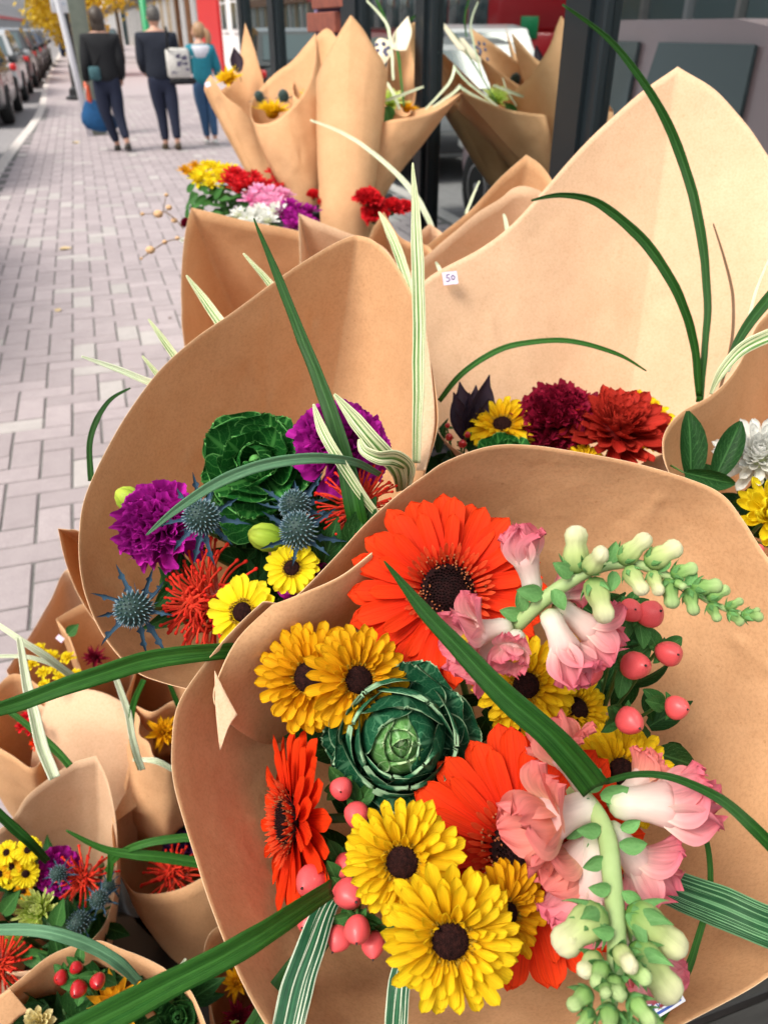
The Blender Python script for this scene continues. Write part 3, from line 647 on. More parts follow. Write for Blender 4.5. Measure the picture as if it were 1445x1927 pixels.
# ================================================================ THE STREET
R0=random.Random(4)
XK=-.98           # kerb line
def kx(y): return XK-.0+.10*math.exp(-((y-19)/7)**2)*1.6-.12*math.exp(-((y-11)/5)**2)
asph=noisy('asphalt',(.30,.285,.29),(.24,.23,.235),8,.9,.3,.004)
conc=noisy('kerb_concrete',(.66,.61,.57),(.55,.50,.47),12,.85,.3,.002)
joint=noisy('joint_sand',(.19,.18,.175),(.13,.125,.12),60,.95,.4,.002)
def brickmat(n,a,b):
    m,t=newmat(n); tc=nd(t,'TexCoord'); oi=nd(t,'ObjectInfo'); ad=nd(t,'VectorMath',operation='ADD')
    t.links.new(tc.outputs['Object'],ad.inputs[0]); t.links.new(oi.outputs['Location'],ad.inputs[1])
    g1=nd(t,'TexNoise',Scale=14.,Detail=5,Roughness=.7); t.links.new(ad.outputs[0],g1.inputs['Vector'])
    g2=nd(t,'TexNoise',Scale=260.,Detail=2); t.links.new(ad.outputs[0],g2.inputs['Vector'])
    r=ramp(t,[(.3,b),(.7,a)]); t.links.new(g1.outputs[0],r.inputs[0]); r2=ramp(t,[(.3,(.78,)*3),(.6,(1,1,1))]); t.links.new(g2.outputs[0],r2.inputs[0])
    c=mix(t,1.,r.outputs[0],r2.outputs[0],'MULTIPLY'); mr=nd(t,'MapRange'); mr.inputs[3].default_value=.90; mr.inputs[4].default_value=1.08
    at=nd(t,'Attribute',attribute_name='tone'); su=nd(t,'Math',operation='ADD'); t.links.new(oi.outputs['Random'],su.inputs[0]); t.links.new(at.outputs['Fac'],su.inputs[1]); fr=nd(t,'Math',operation='FRACT'); t.links.new(su.outputs[0],fr.inputs[0])
    t.links.new(fr.outputs[0],mr.inputs[0]); h=nd(t,'HueSaturation'); t.links.new(c,h.inputs['Color']); t.links.new(mr.outputs[0],h.inputs['Value'])
    finish(t,h.outputs[0],.85,g2.outputs[0],bd=.0012,bs=.4); return m
BR=[brickmat('paver_mauve',(.435,.375,.385),(.375,.32,.33)),brickmat('paver_grey',(.49,.455,.44),(.43,.395,.385))]
link('ground',mesh('ground',*box(-400,400,-200,900,-.40,-.15),asph,False),kind='structure')
rs=G(); Y=[-6+i*1.5 for i in range(200)]
v=[];f=[]
for y in Y: v+=[(-9.2,y,-.125),(-4,y,-.10),(kx(y)-.16,y,-.125)]
for i in range(len(Y)-1):
    for k in range(2): a=i*3+k; f.append((a,a+1,a+4,a+3))
link('road',mesh('road',v,f,asph),kind='structure')
# pavement: joint bed, kerb in lengths, pavers in herringbone
v=[];f=[]
for y in Y: v+=[(kx(y)-.02,y,-.006),(5.,y,-.006),(5.,y,-.2),(kx(y)-.02,y,-.2)]
for i in range(len(Y)-1): a=i*4; f.append((a,a+1,a+5,a+4))
pave=link('pavement',mesh('pavement',v,f,joint),kind='structure')
for i in range(26):
    y0=-2+i*1.8; y1=y0+1.79; w0,w1=kx(y0),kx(y1)
    v=[];f=[]
    for y,wx in ((y0,w0),(y1,w1)): v+=[(wx-.16,y,-.2),(wx-.155,y,-.015),(wx-.14,y,0),(wx-.012,y,0),(wx-.004,y,-.006),(wx-.004,y,-.2)]
    for k in range(5): f.append((k,k+6,k+7,k+1))
    f.append((0,1,2,3,4,5)); f.append((11,10,9,8,7,6))
    c=V((w0,y0,0)); link('kerbstone',mesh('kerbstone',[V(x)-c for x in v],f,conc,False),pave,Matrix.Translation(c))
v=[];f=[]
for y in Y[32:]: v+=[(kx(y)-.16,y,-.14),(kx(y)-.16,y,0),(kx(y)-.004,y,0),(kx(y)-.004,y,-.1)]
for i in range(len(Y[32:])-1):
    for k in range(3): a=i*4+k; f.append((a,a+4,a+5,a+1))
link('far_kerb',mesh('far_kerb',v,f,conc,False),pave)
U=.116; g_=.0045
bm1=[mesh('brick',*box(-U/2+g_,U/2-g_,-U+g_,U-g_,-.03,0,.0035),m,False) for m in BR]
bm2=[mesh('brick',*box(-U+g_,U-g_,-U/2+g_,U/2-g_,-.03,0,.0035),m,False) for m in BR]
def projpx(p):
    q=V(p)-EYE; z=q.dot(CF)
    return (722.5+FPX*q.dot(CR)/z,963.5-FPX*q.dot(CU)/z,z) if z>.1 else (-999,-999,-1)
cells=[]
for i in range(-12,58):
    for j in range(0,200):
        # herringbone: on each (i,j) cell, phase picks an upright or a lying paver
        ph=(i+j)%4
        if ph==0: cells.append((-.28+(i+.5)*U,(j+1)*U,0))
        elif ph==2: cells.append((-.28+(i+1)*U,(j+.5)*U,1))
near=[];far=[]
for x,y,o_ in cells:
    if x<kx(y)+.06 or x>(1.2 if y<5.5 else 4.9): continue
    px,py,z=projpx((x,y,0))
    vis = -40<px<360 and py<1560 and not (px>175 and py>780) and not (px>90 and py>1180)
    (near if vis else far).append((z,x,y,o_))
near.sort(); far+=near[300:]; near=near[:300]
for z,x,y,o_ in near:
    k=1 if R0.random()<.07 else 0; link('brick',(bm2 if o_ else bm1)[k],pave,Matrix.Translation((x,y,R0.uniform(-.0015,.001)))@Matrix.Rotation(R0.uniform(-.008,.008),4,'Z'))
for kk in range(2):
    v=[];f=[];tone=[]
    for z,x,y,o_ in far:
        if (hash((round(x*100),round(y*100)))%14==0)!=(kk==1): continue
        a,b=(U,U/2) if o_ else (U/2,U); bb,ff=box(x-a+g_,x+a-g_,y-b+g_,y+b-g_,-.02,0); n=len(v); h=R0.uniform(-.0015,.001); v+=[(p[0],p[1],p[2]+h) for p in bb]; f+=[tuple(q+n for q in t) for t in ff if t!=(0,2,6,4)]; tone+=[R0.random()]*8
    me=mesh('brick_field',v,f,BR[kk],False); at=me.attributes.new('tone','FLOAT','POINT'); at.data.foreach_set('value',tone); link('brick_field',me,pave,kind='stuff')
link('far_paving',mesh('far_paving',[(-1,20,-.003),(5,20,-.003),(5,200,-.003),(-1,200,-.003)],[(0,1,2,3)],brickmat('paver_far',(.45,.39,.40),(.38,.33,.34))),pave)
opp=link('opposite_pavement',mesh('opposite_pavement',*box(-13,-9.2,-6,290,-.2,0),noisy('slab_grey',(.5,.48,.47),(.4,.39,.38),5)),kind='structure')
# fallen leaves
lfm=leaf_mesh('fall',.42,.3,.3,plain('dead_leaf',(.62,.47,.25),.7))
for i,(px,py,t) in enumerate([(112,470,'pale fallen leaf lying on the pavers left of the kraft cones, nearer the walkers'),(108,587,'small yellow fallen leaf on the pavers, lower of the two on the left'),(148,269,'dry leaf on the pavement below the blue shopping bag'),(323,598,'small dark scrap of leaf on the pavers beside the tan paper')]):
    d=(P(px,py,1)-EYE); p=EYE+d*(-EYE.z/d.z); tag=link('fallen_leaf',lfm if i!=3 else leaf_mesh('fall2',.3,.3,.3,M_BRN),None,Matrix.Translation(p+V((0,0,.004)))@Matrix.Rotation(i*1.3,4,'Z')@Matrix.Scale([.09,.05,.12,.03][i],4),t,'leaf')
# ================================================================ SHOPFRONT
XF=.90
fr=plain('window_frame_dark',(.012,.018,.022),.4,spec=.3); glz=glassmat('shop_glass',(.46,.60,.57),.60)
brk=noisy('red_brick',(.30,.085,.05),(.18,.05,.035),30,.85,.4,.003)
mort=noisy('painted_mortar',(.20,.17,.30),(.14,.11,.22),30,.9)
dark=plain('interior_dark',(.22,.34,.31),.8)
shop=thing('shopfront','near flower shop front with tall glass panes in dark metal frames','shop front',(XF,0,0))
def sp(name,y0,y1,z0,z1,x0,x1,m,par=shop,bev=0): return link(name,mesh(name,*box(x0-XF,x1-XF,y0,y1,z0,z1,bev),m,False),par)
frames=[(5.06,5.25,0),(4.215,4.41,0),(2.90,3.14,0),(2.27,2.40,0),(1.44,1.585,0),(-.6,-.45,0)]
for y0,y1,_ in frames:
    sp('frame_post',y0,y1,0,3.2,XF-.012,XF+.12,fr,bev=.004); sp('frame_bead',y0+.035,y1-.035,.0,3.2,XF-.022,XF-.013,fr)
panes=[(4.41,5.06),(3.56,4.215),(2.40,2.90),(1.585,2.27),(-.45,1.44)]
for y0,y1 in panes:
    sp('glass_pane',y0+.002,y1-.002,.32,3.2,XF+.006,XF+.018,glz)
    sp('sill_rail',y0+.001,y1-.001,.26,.318,XF-.011,XF+.09,fr); sp('stall_riser',y0+.001,y1-.001,0,.257,XF,XF+.06,fr)
# brick pier
pier=sp('brick_pier',3.143,3.557,0,3.2,XF,XF+.3,mort)
bk=mesh('brick',*box(-.052,.052,-.108,.108,-.032,.032,.003),brk,False)
for r_ in range(42):
    for q in range(3):
        y=3.215+.21*q+(.105 if r_%2 else 0)-.03
        if y>3.50: continue
        link('brick',bk,pier,Matrix.Translation((.03+R0.uniform(-.004,.004),y,.04+r_*.075)))
sp('fascia_beam',-.6,5.25,3.2,4.6,XF-.1,XF+.3,fr)
# inside
room=link('shop_interior',mesh('shop_interior',[(XF+.3,-2,.02),(5,-2,.02),(5,5.2,.02),(XF+.3,5.2,.02),(5,-2,3.3),(5,5.2,3.3),(XF+.3,5.2,3.3),(XF+.3,-2,3.3)],[(0,1,2,3),(1,4,5,2),(3,2,5,6),(0,7,4,1),(4,7,6,5)],dark,False),kind='structure')
pot=thing('orange_vase','glossy orange ceramic vase standing inside the shop window','vase',(1.32,2.15,.75))
link('vase_body',mesh('vase_body',*lathe([(.10,0),(.16,.03),(.17,.10),(.13,.17),(.075,.22),(.07,.28),(.06,.28),(.06,.2)],28)[:2],plain('orange_glaze',(.75,.20,.03),.2)),pot)
tb=thing('display_table','low dark display table inside the shop window','table',(1.32,2.15,0))
link('table_top',mesh('table_top',*box(-.25,.25,-.4,.4,.7,.745,.004),plain('brown_wood',(.25,.12,.05),.5)),tb)
for sx in(-.2,.2):
    for sy in(-.34,.34): link('leg',mesh('leg',*box(sx-.02,sx+.02,sy-.02,sy+.02,.02,.7),dark),tb)
# ---------------------------------------------------------------- far buildings on the right
wht=noisy('white_render',(.84,.83,.82),(.78,.77,.76),6,.7); gry=noisy('grey_stone',(.42,.40,.38),(.34,.33,.31),4,.8); redp=plain('red_panel',(.60,.025,.03),.5)
wood=noisy('wood_brown',(.32,.15,.07),(.22,.10,.05),6,.6); beige=noisy('beige_render',(.62,.50,.36),(.52,.42,.3),5,.8); dkg=plain('dark_shopglass',(.05,.075,.08),.15); wf=plain('white_frame',(.75,.74,.74),.5); blk=plain('black_paint',(.015,.016,.018),.4)
grn=plain('green_paint',(.02,.30,.11),.45); teal=plain('teal_grey',(.30,.40,.40),.6)
def building(label,x0,x1,y0,y1,h,wall,win=3,storeys=3,shop_mat=None,side=1,awning=None,name='terrace_building',gh=3.4):
    "street side at x0 (right side of the street) or x1 (left side)"
    xs=x0 if side>0 else x1; o=thing(name,label,'building',(xs,y0,0)); L=y1-y0; s=side
    X=lambda a,b:(min(s*a,s*b),max(s*a,s*b))
    a,b=X(0,abs(x1-x0)); link('wall',mesh('wall',*box(a,b,0,L,gh if shop_mat else 0,h),wall,False),o)
    a,b=X(-.2,.4); link('cornice',mesh('cornice',*box(a,b,-.0+.003,L-.003,h+.002,h+.3,.04),wf,False),o)
    if shop_mat:
        a,b=X(.25,abs(x1-x0)-.1); link('shop_wall',mesh('shop_wall',*box(a,b,.002,L-.002,0,gh-.002),shop_mat,False),o)
        n=max(2,int(L/1.8)); a,b=X(-.02,.2)
        for k in range(n+1): y=k*(L-.14)/n; link('pilaster',mesh('pilaster',*box(a,b,y,y+.14,0,gh-.55),wf if k%2 else wall,False),o)
        a,b=X(-.10,.24); link('fascia',mesh('fascia',*box(a,b,.004,L-.004,gh-.54,gh-.003),awning or blk,False),o)
        a,b=X(.16,.22)
        for k in range(n):
            y=k*(L-.14)/n+.2; yy=(k+1)*(L-.14)/n-.06; link('shop_window',mesh('shop_window',*box(a,b,y,yy,.5,gh-.7),dkg,False),o)
    for r_ in range(storeys):
        z=(gh if shop_mat else .6)+.7+r_*2.9
        if z+1.6>h: break
        n=max(1,int(L/ (L/win))); 
        for k in range(n):
            yc=(k+.5)*L/n; a,b=X(-.05,.1); fw=link('window',mesh('window',*box(a,b,yc-.55,yc+.55,z,z+1.6),wf,False),o)
            a,b=X(-.062,-.052); link('pane',mesh('pane',*box(a,b,yc-.45,yc+.45,z+.1,z+.76),dkg,False),fw); link('pane',mesh('pane',*box(a,b,yc-.45,yc+.45,z+.82,z+1.5),dkg,False),fw)
    return o
building('white painted corner building with a bright white shopfront pier, beside the girl',4.6,12,26.6,30.5,8,wht,2,2)
building('shop with a bright red painted front between pale posts',4.75,12,32.2,37.5,9,redp,2,0)
building('glass fronted shop with pale brown frames past the red one',4.8,12,37.6,46,9,wood,3,2,teal,awning=wood)
building('beige shop with dark awning beyond the glass fronted one',4.8,12,46.1,60,10,beige,4,2,gry)
building('long dark fronted terrace far down the right of the street',4.8,12,60.2,90,11,gry,8,2,beige)
building('pale distant building closing the right of the street',4.2,12,90.5,140,10,wht,10,2,dkg)
dkg=plain('pale_shopglass',(.26,.34,.34),.15); tealp=plain('pale_teal_front',(.42,.52,.50),.6)  # panes paled, sky reflection put into their colour
x=[('rosy brick terrace across the street near the parked van',-6,14,9,noisy('rose_brick',(.42,.27,.24),(.32,.2,.18),4)),('pale stone building across the street with tall windows',14.3,34,11,noisy('pale_stone',(.62,.58,.55),(.52,.48,.45),4)),
 ('grey fronted building across the street past the bus',34.3,60,9,gry),('cream block across the street with a dark fascia',60.3,100,12,beige),('pinkish distant block on the left of the street',100.3,170,13,noisy('pink_render',(.66,.53,.50),(.55,.44,.42),4)),('pale grey distant block at the left end of the street',170.5,290,16,noisy('ash_render',(.55,.52,.52),(.46,.44,.44),4))]
for t,a,b,h,m in x: building(t,-22,-13,a,b,h,m,max(3,int((b-a)/5)),3,tealp,-1,awning=[beige,teal,redp,wood,beige,redp][x.index((t,a,b,h,m))])
building('stone block closing the far end of the street',-8,4,292,300,9,gry,3,2)
# ---------------------------------------------------------------- trees
def tree(label,x,y,h,cr,zc,mat,seed,n=2200,rz=.8,leafs=.16,base=0):
    r=random.Random(seed); o=thing('street_tree',label,'tree',(x,y,base)); g=G()
    bark=noisy('bark%d'%seed,(.14,.10,.07),(.07,.05,.04),12,.9,.5,.01)
    tr=[V((0,0,0)),V((.03,.02,h*.25)),V((-.04,.05,h*.5)),V((.02,0,h*.85))]; v,f,uv=tube(spl(tr,10),[.11,.09,.07,.03],8); g.add(v,f)
    for k in range(9):
        a=r.uniform(0,6.28); z=h*r.uniform(.35,.75); e=V((math.cos(a)*cr*.75,math.sin(a)*cr*.75,z+cr*r.uniform(.2,.6))); v,f,uv=tube([V((0,0,z)),V((e.x*.5,e.y*.5,z+.25*(e.z-z))),e],[.045,.03,.012],5); g.add(v,f)
    link('trunk',g.mesh('trunk',bark),o)
    v=[];f=[]; cl=[]
    for k in range(34):
        a=r.uniform(0,6.28); q=r.random()**.5; zz=r.uniform(-1,1); s=math.sqrt(max(0,1-zz*zz)); cl.append((V((math.cos(a)*s*cr*q,math.sin(a)*s*cr*q,zc+zz*cr*rz)),cr*r.uniform(.18,.36)))
    for k in range(n):
        c,s=r.choice(cl); p=c+V((r.gauss(0,1),r.gauss(0,1),r.gauss(0,.8)))*s*.6
        a=V((r.gauss(0,1),r.gauss(0,1),r.gauss(0,1))).normalized(); b=a.orthogonal().normalized(); q=leafs*r.uniform(.5,1.1); i=len(v)
        c2=a.cross(b); v+=[p-b*q*.6,p+c2*q*.35,p+b*q*.6,p-c2*q*.35]; f.append((i,i+1,i+2,i+3))
    link('crown',mesh('crown',v,f,mat,False),o)
yl=noisy('ginkgo_leaf',(.80,.58,.03),(.58,.38,.02),1.2,.6,0,trans=.35); gl=noisy('street_leaf',(.07,.13,.03),(.025,.06,.015),1.,.6,0,trans=.2)
tree('yellow autumn street tree behind the sign post',-.0,33,4.6,1.5,2.65,yl,3,5200,.95,.17)
tree('second yellow autumn tree farther down the kerb',-.3,52,6,1.9,3.4,yl,5,2200,.9,.22)
tree('yellow tree behind the two dark coated walkers',2.0,45,6.5,2.0,3.7,yl,8,2000,.7,.2)
for i,(y,t) in enumerate([(4.2,'large green tree across the street facing the near window'),(9.5,'green tree across the street beside the bus front'),(24,'green tree across the street past the bus'),(36,'far green tree on the opposite pavement')]): tree(t,-10.3,y,7,2.6,4.6,gl,20+i,3600,.9,.28)
# ---------------------------------------------------------------- cars
tyre=plain('tyre',(.012,)*3,.8); rimm=plain('alloy',(.45,.45,.46),.3,metal=.8); cgl=plain('car_glass',(.07,.105,.11),.05,spec=.9); red=plain('tail_red',(.6,.02,.02),.3); lampw=plain('headlamp',(.75,.75,.72),.2)
plate=plain('plate_white',(.7,.7,.7),.5)
def car(label,x,y,paint,roof='suv',h=1.62,w=1.82,L=4.5,roof_light=None,cat='car',rev=False):
    "rear towards the camera"
    o=thing('parked_car',label,cat,Matrix.Translation((x,y,-.11))@Matrix.Rotation(pi if rev else 0,4,'Z')); 
    if rev: o.matrix_basis=Matrix.Translation((x,y+L,-.11))@Matrix.Rotation(pi,4,'Z')
    W=w/2; pm=plain('paint_'+''.join(c for c in label[:14] if c.isalpha()),paint,.28,coat=.6)
    # body sections along the length: (y, half width, z low, z belt)
    sec=[(0,.74,.42,.72),(.03,.84,.30,.92),(.15,.94,.24,1.0),(.6,.99,.2,1.02),(1.6,1,.2,1.0),(2.9,1,.2,.98),(3.5,.98,.2,.95),(4.1,.93,.22,.86),(4.42,.84,.28,.74),(4.5,.70,.36,.60)]
    v=[];f=[];n=10
    for yy,ww,zl,zb in sec:
        yy*=L/4.5; a=W*ww; zb*=h/1.62; pr=[(-a*.9,zl),(-a,zl+.10),(-a,(zl+zb)/2),(-a*.985,zb-.08),(-a*.93,zb),(a*.93,zb),(a*.985,zb-.08),(a,(zl+zb)/2),(a,zl+.10),(a*.9,zl)]
        v+=[(px,yy,pz) for px,pz in pr]
    for i in range(len(sec)-1):
        for k in range(n): f.append((i*n+k,i*n+(k+1)%n,i*n+n+(k+1)%n,i*n+n+k))
    f.append(tuple(range(n-1,-1,-1))); f.append(tuple(range((len(sec)-1)*n,len(sec)*n)))
    b=link('body',mesh('body',v,f,pm),o)
    m=b.modifiers.new('smooth','SUBSURF'); m.levels=1; m.render_levels=2
    zb=1.0*h/1.62; y0=.12 if roof=='suv' else .55; y1=3.55
    G_=[(y0,zb-.03,.9),(y0+.35,h-.06,.78),(y0+.8,h,.76),(2.0,h,.76),(2.55,h-.05,.77),(y1,zb-.03,.9)]
    v=[];f=[]
    for yy,z,ww in G_: yy*=L/4.5; v+=[(-W*.93 if z<h-.2 else -W*ww,yy,z),(W*.93 if z<h-.2 else W*ww,yy,z)]
    # glasshouse as a solid: roof strip + sides
    top=[i for i in range(len(G_))]
    base=[( -W*.93,yy*L/4.5,zb-.05) for yy,_,_ in G_]+[(W*.93,yy*L/4.5,zb-.05) for yy,_,_ in G_]
    nb=len(v); v+=base
    for i in range(len(G_)-1):
        f.append((2*i,2*i+1,2*i+3,2*i+2)); f.append((2*i,2*i+2,nb+i+1,nb+i)); f.append((2*i+1,nb+6+i,nb+6+i+1,2*i+3))
    gh=link('cabin',mesh('cabin',v,f,pm,False),o)
    def pane(name,pts,m=cgl):
        c=sum((V(p) for p in pts),V())/len(pts); ps=[V(p) for p in pts]; nn=(ps[1]-ps[0]).cross(ps[2]-ps[0]).normalized()
        q=[p+nn*.012 for p in ps]+[p-nn*.012 for p in ps]; k=len(ps); link(name,mesh(name,q,[tuple(range(k)),tuple(range(2*k-1,k-1,-1))]+[(i,(i+1)%k,k+(i+1)%k,k+i) for i in range(k)],m,False),o)
    k=L/4.5; yr=y0*k-.012
    pane('rear_window',[(-W*.78,yr+.06,zb+.06),(W*.78,yr+.06,zb+.06),(W*.70,yr+.33*k,h-.12),(-W*.70,yr+.33*k,h-.12)])
    pane('windscreen',[(W*.78,y1*k-.05,zb+.05),(-W*.78,y1*k-.05,zb+.05),(-W*.7,2.62*k,h-.08),(W*.7,2.62*k,h-.08)])
    for s in(-1,1):
        for a,b_ in ((y0+.42,1.5),(1.6,2.45)):
            sx=lambda z:s*(W*.93+(W*.775-W*.93)*(z-zb)/(h-zb)+.01)
            pane('side_window',[(sx(zb+.02),a*k,zb+.02),(sx(zb+.02),(b_+(.45 if b_>2 else 0))*k,zb+.02),(sx(h-.12),b_*k,h-.12),(sx(h-.12),(a+.12)*k,h-.12)][::s])
        for yy in(.85,3.65):
            wl=link('wheel',mesh('wheel',*lathe([(.22,-.11),(.31,-.11),(.335,-.07),(.335,.07),(.31,.11),(.22,.11)],28)[:2],tyre),o,Matrix.Translation((s*(W-.09),yy*k,.335))@Matrix.Rotation(s*pi/2,4,'Y'))
            link('rim',mesh('rim',*lathe([(.22,.0),(.22,.10),(.19,.112),(.06,.09),(.03,.12)],20)[:2],rimm),wl)
        link('tail_light',mesh('tail_light',*box(s*W*.84-.07,s*W*.84+.07,.0,.12,.74*h/1.62,.90*h/1.62,.03),red),o)
        link('headlight',mesh('headlight',*box(s*W*.68-.16,s*W*.68+.16,L-.18,L-.03,.56,.72,.03),lampw),o)
        link('door_mirror',mesh('door_mirror',*box(s*(W+.08)-.09,s*(W+.08)+.09,2.75*k,2.85*k,zb-.02,zb+.13,.03),pm),o)
    link('bumper',mesh('bumper',*box(-W*.88,W*.88,-.05,.12,.32,.55,.04),plain('bumper_dark',(.04,.04,.045),.5)),o)
    link('number_plate',mesh('number_plate',*box(-.17,.17,-.012,.02,.66,.78),plate),o)
    if roof_light:
        link('roof_light',mesh('roof_light',*box(-.14,.14,1.7*k,1.85*k,h,h+.14,.03),plain('roof_light',(.9,.16,.04),.4)),o)
    return o
car('charcoal hatchback parked nearest at the left edge',-2.25,17.2,(.05,.053,.055),h=1.55)
car('pale silver car with an orange lamp on its roof, parked second in line',-2.25,23.0,(.42,.43,.44),h=1.50,roof_light=1)
car('dark grey saloon parked third in line',-2.2,28.6,(.035,.037,.042),h=1.55)
car('black car parked fourth in line along the kerb',-2.2,34.2,(.02,.02,.024),h=1.5)
car('small blue grey car parked far down the kerb',-2.2,40,(.06,.08,.12),h=1.5)
car('last dark car in the row beneath the far trees',-2.2,46,(.05,.045,.05),h=1.5)
car('white estate car waiting in the far lane in front of the bus',-4.9,14.0,(.62,.62,.64),h=1.6,L=4.7)
car('silver car parked beside the nearest window, behind the dark red one',-2.3,9.2,(.30,.31,.32),h=1.45)
car('pale rosy silver car parked level with the front bouquets',-2.3,3.3,(.50,.36,.38),h=1.60)
car('blue grey car parked beside the near shop windows',-2.3,-2.4,(.22,.26,.30),h=1.5)
car('dark car crossing far ahead beyond the walkers',2.2,70,(.03,.03,.035),h=1.5)
bus=thing('city_bus','red and white city bus with an orange destination display','bus',(-7.6,17.2,-.11))
bl=9.5; link('body',mesh('body',*box(-1.25,1.25,0,bl,.32,1.5,.08),plain('bus_red',(.62,.025,.035),.3,coat=.4)),bus)
link('upper_body',mesh('upper_body',*box(-1.249,1.249,.001,3.2,1.502,3.0,.08),plain('bus_red_top',(.62,.025,.035),.3,coat=.4)),bus)
link('rear_upper_body',mesh('rear_upper_body',*box(-1.249,1.249,3.203,bl-.002,1.502,3.0,.08),plain('bus_white',(.78,.77,.75),.3,coat=.4)),bus)
for k in range(8):
    for s in(-1,1): link('side_window',mesh('side_window',*box(s*1.26-.01,s*1.26+.01,.5+k*1.1,1.5+k*1.1,1.55,2.55),cgl),bus)
link('rear_window',mesh('rear_window',*box(-1.0,1.0,-.03,-.003,2.15,2.75,.01),cgl),bus)
link('green_notice',mesh('green_notice',*box(.35,.75,-.02,-.003,1.35,1.75,.004),grn),bus)
sgn=link('destination_display',mesh('destination_display',*box(-.95,-.25,-.045,-.004,1.22,1.52,.01),blk),bus)
om,t=newmat('amber_led'); finish(t,(.9,.3,.02),.5,em=(1,.28,.03,3))
for k in range(3): link('led_characters',mesh('led_characters',*box(-.80+k*.16,-.69+k*.16,-.052,-.046,1.28,1.46),om,False),sgn)
for yy in(1.8,7.5):
    for s in(-1,1):
        wl=link('wheel',mesh('wheel',*lathe([(.3,-.14),(.45,-.14),(.48,-.1),(.48,.1),(.45,.14),(.3,.14)],28)[:2],tyre),bus,Matrix.Translation((s*1.15,yy,.48))@Matrix.Rotation(s*pi/2,4,'Y')); link('rim',mesh('rim',*lathe([(.3,0),(.3,.12),(.1,.15)],20)[:2],rimm),wl)
# ---------------------------------------------------------------- posts and signs
post=thing('sign_post','black street post with a square base and a white sign plate','sign post',(-.12,22.2,0))
link('base',mesh('base',*lathe([(.30,0),(.30,.06),(.22,.09),(.20,.22),(.13,.27),(.13,.7),(.10,.75)],8)[:2],blk,False),post)
link('pole',mesh('pole',*lathe([(.095,.75),(.075,1.9),(.06,2.1),(.055,4.2)],12)[:2],blk),post)
sp_=link('sign_plate',mesh('sign_plate',*box(-.27,.12,-.10,-.07,1.72,2.9,.01),plain('sign_white',(.75,.77,.80),.5)),post)
link('sign_lettering',mesh('sign_lettering',*box(-.20,.05,-.104,-.101,1.86,1.92),plain('sign_grey',(.35,.38,.45),.5),False),sp_)
ut=thing('utility_pole','grey green utility pole beside the woman with the blue bag','pole',(.10,14.6,0))
link('pole',mesh('pole',*box(-.12,.13,-.12,.12,0,5,.02),noisy('pole_grey_green',(.27,.30,.24),(.2,.23,.18),5,.7)),ut)
wp=thing('leaning_conduit','thin white pipe running up the grey green pole','pipe',(-.0,14.4,0))  # white rod added as the bright, lit side of the pole
link('pipe',mesh('pipe',*tube([(-.02,-.02,0),(-.10,0,1.2),(-.20,0,2.4),(-.24,0,4.5)],.045,10)[:2],plain('pipe_white',(.70,.70,.74),.5)),wp)
gp=thing('green_post','bright green post between the woman and the man','post',(1.55,21.5,0)); link('pole',mesh('pole',*lathe([(.09,0),(.075,.1),(.075,3.4)],14)[:2],grn),gp)
# far passers-by
def simple_person(label,x,y,h,top,leg,seed):
    o=thing('person',label,'person',(x,y,0)); s=h/1.7
    fig=G(); 
    v=[(0,0,.92),(0,.01,1.15),(0,.0,1.42),(0,0,1.52),(0,-.01,1.64),(.10,0,.86),(.11,.08,.48),(.12,-.02,.08),(-.10,0,.86),(-.11,-.06,.48),(-.12,.1,.08),(.19,0,1.40),(.25,.02,1.13),(.24,-.05,.88),(-.19,0,1.40),(-.25,0,1.13),(-.24,-.06,.88)]
    e=[(0,1),(1,2),(2,3),(3,4),(0,5),(5,6),(6,7),(0,8),(8,9),(9,10),(2,11),(11,12),(12,13),(2,14),(14,15),(15,16)]
    rad=[.15,.13,.15,.055,.10,.09,.07,.05,.09,.07,.05,.06,.048,.035,.06,.048,.035]
    skinfig(o,'body',[tuple(c*s for c in q) for q in v],e,[q*s for q in rad],top)
    link('trousers',mesh('trousers',*lathe([(.12*s,.02*s),(.17*s,.5*s),(.19*s,.95*s)],10)[:2],leg),o)
def skinfig(parent,name,vs_,es,rad,mat,sub=1,root=0):
    me=bpy.data.meshes.new(name); me.from_pydata(vs_,es,[]); me.materials.append(mat); o=link(name,me,parent)
    md=o.modifiers.new('skin','SKIN'); md.use_smooth_shade=True
    sv=me.skin_vertices[0].data if me.skin_vertices else None
    if sv is None:
        import bmesh
        bm=bmesh.new(); bm.from_mesh(me); bm.verts.layers.skin.verify(); bm.to_mesh(me); bm.free(); sv=me.skin_vertices[0].data
    for i,r in enumerate(rad): sv[i].radius=(r if isinstance(r,tuple) else (r,r)); sv[i].use_root=(i==root)
    ss=o.modifiers.new('sub','SUBSURF'); ss.levels=sub; ss.render_levels=sub+1
    return o
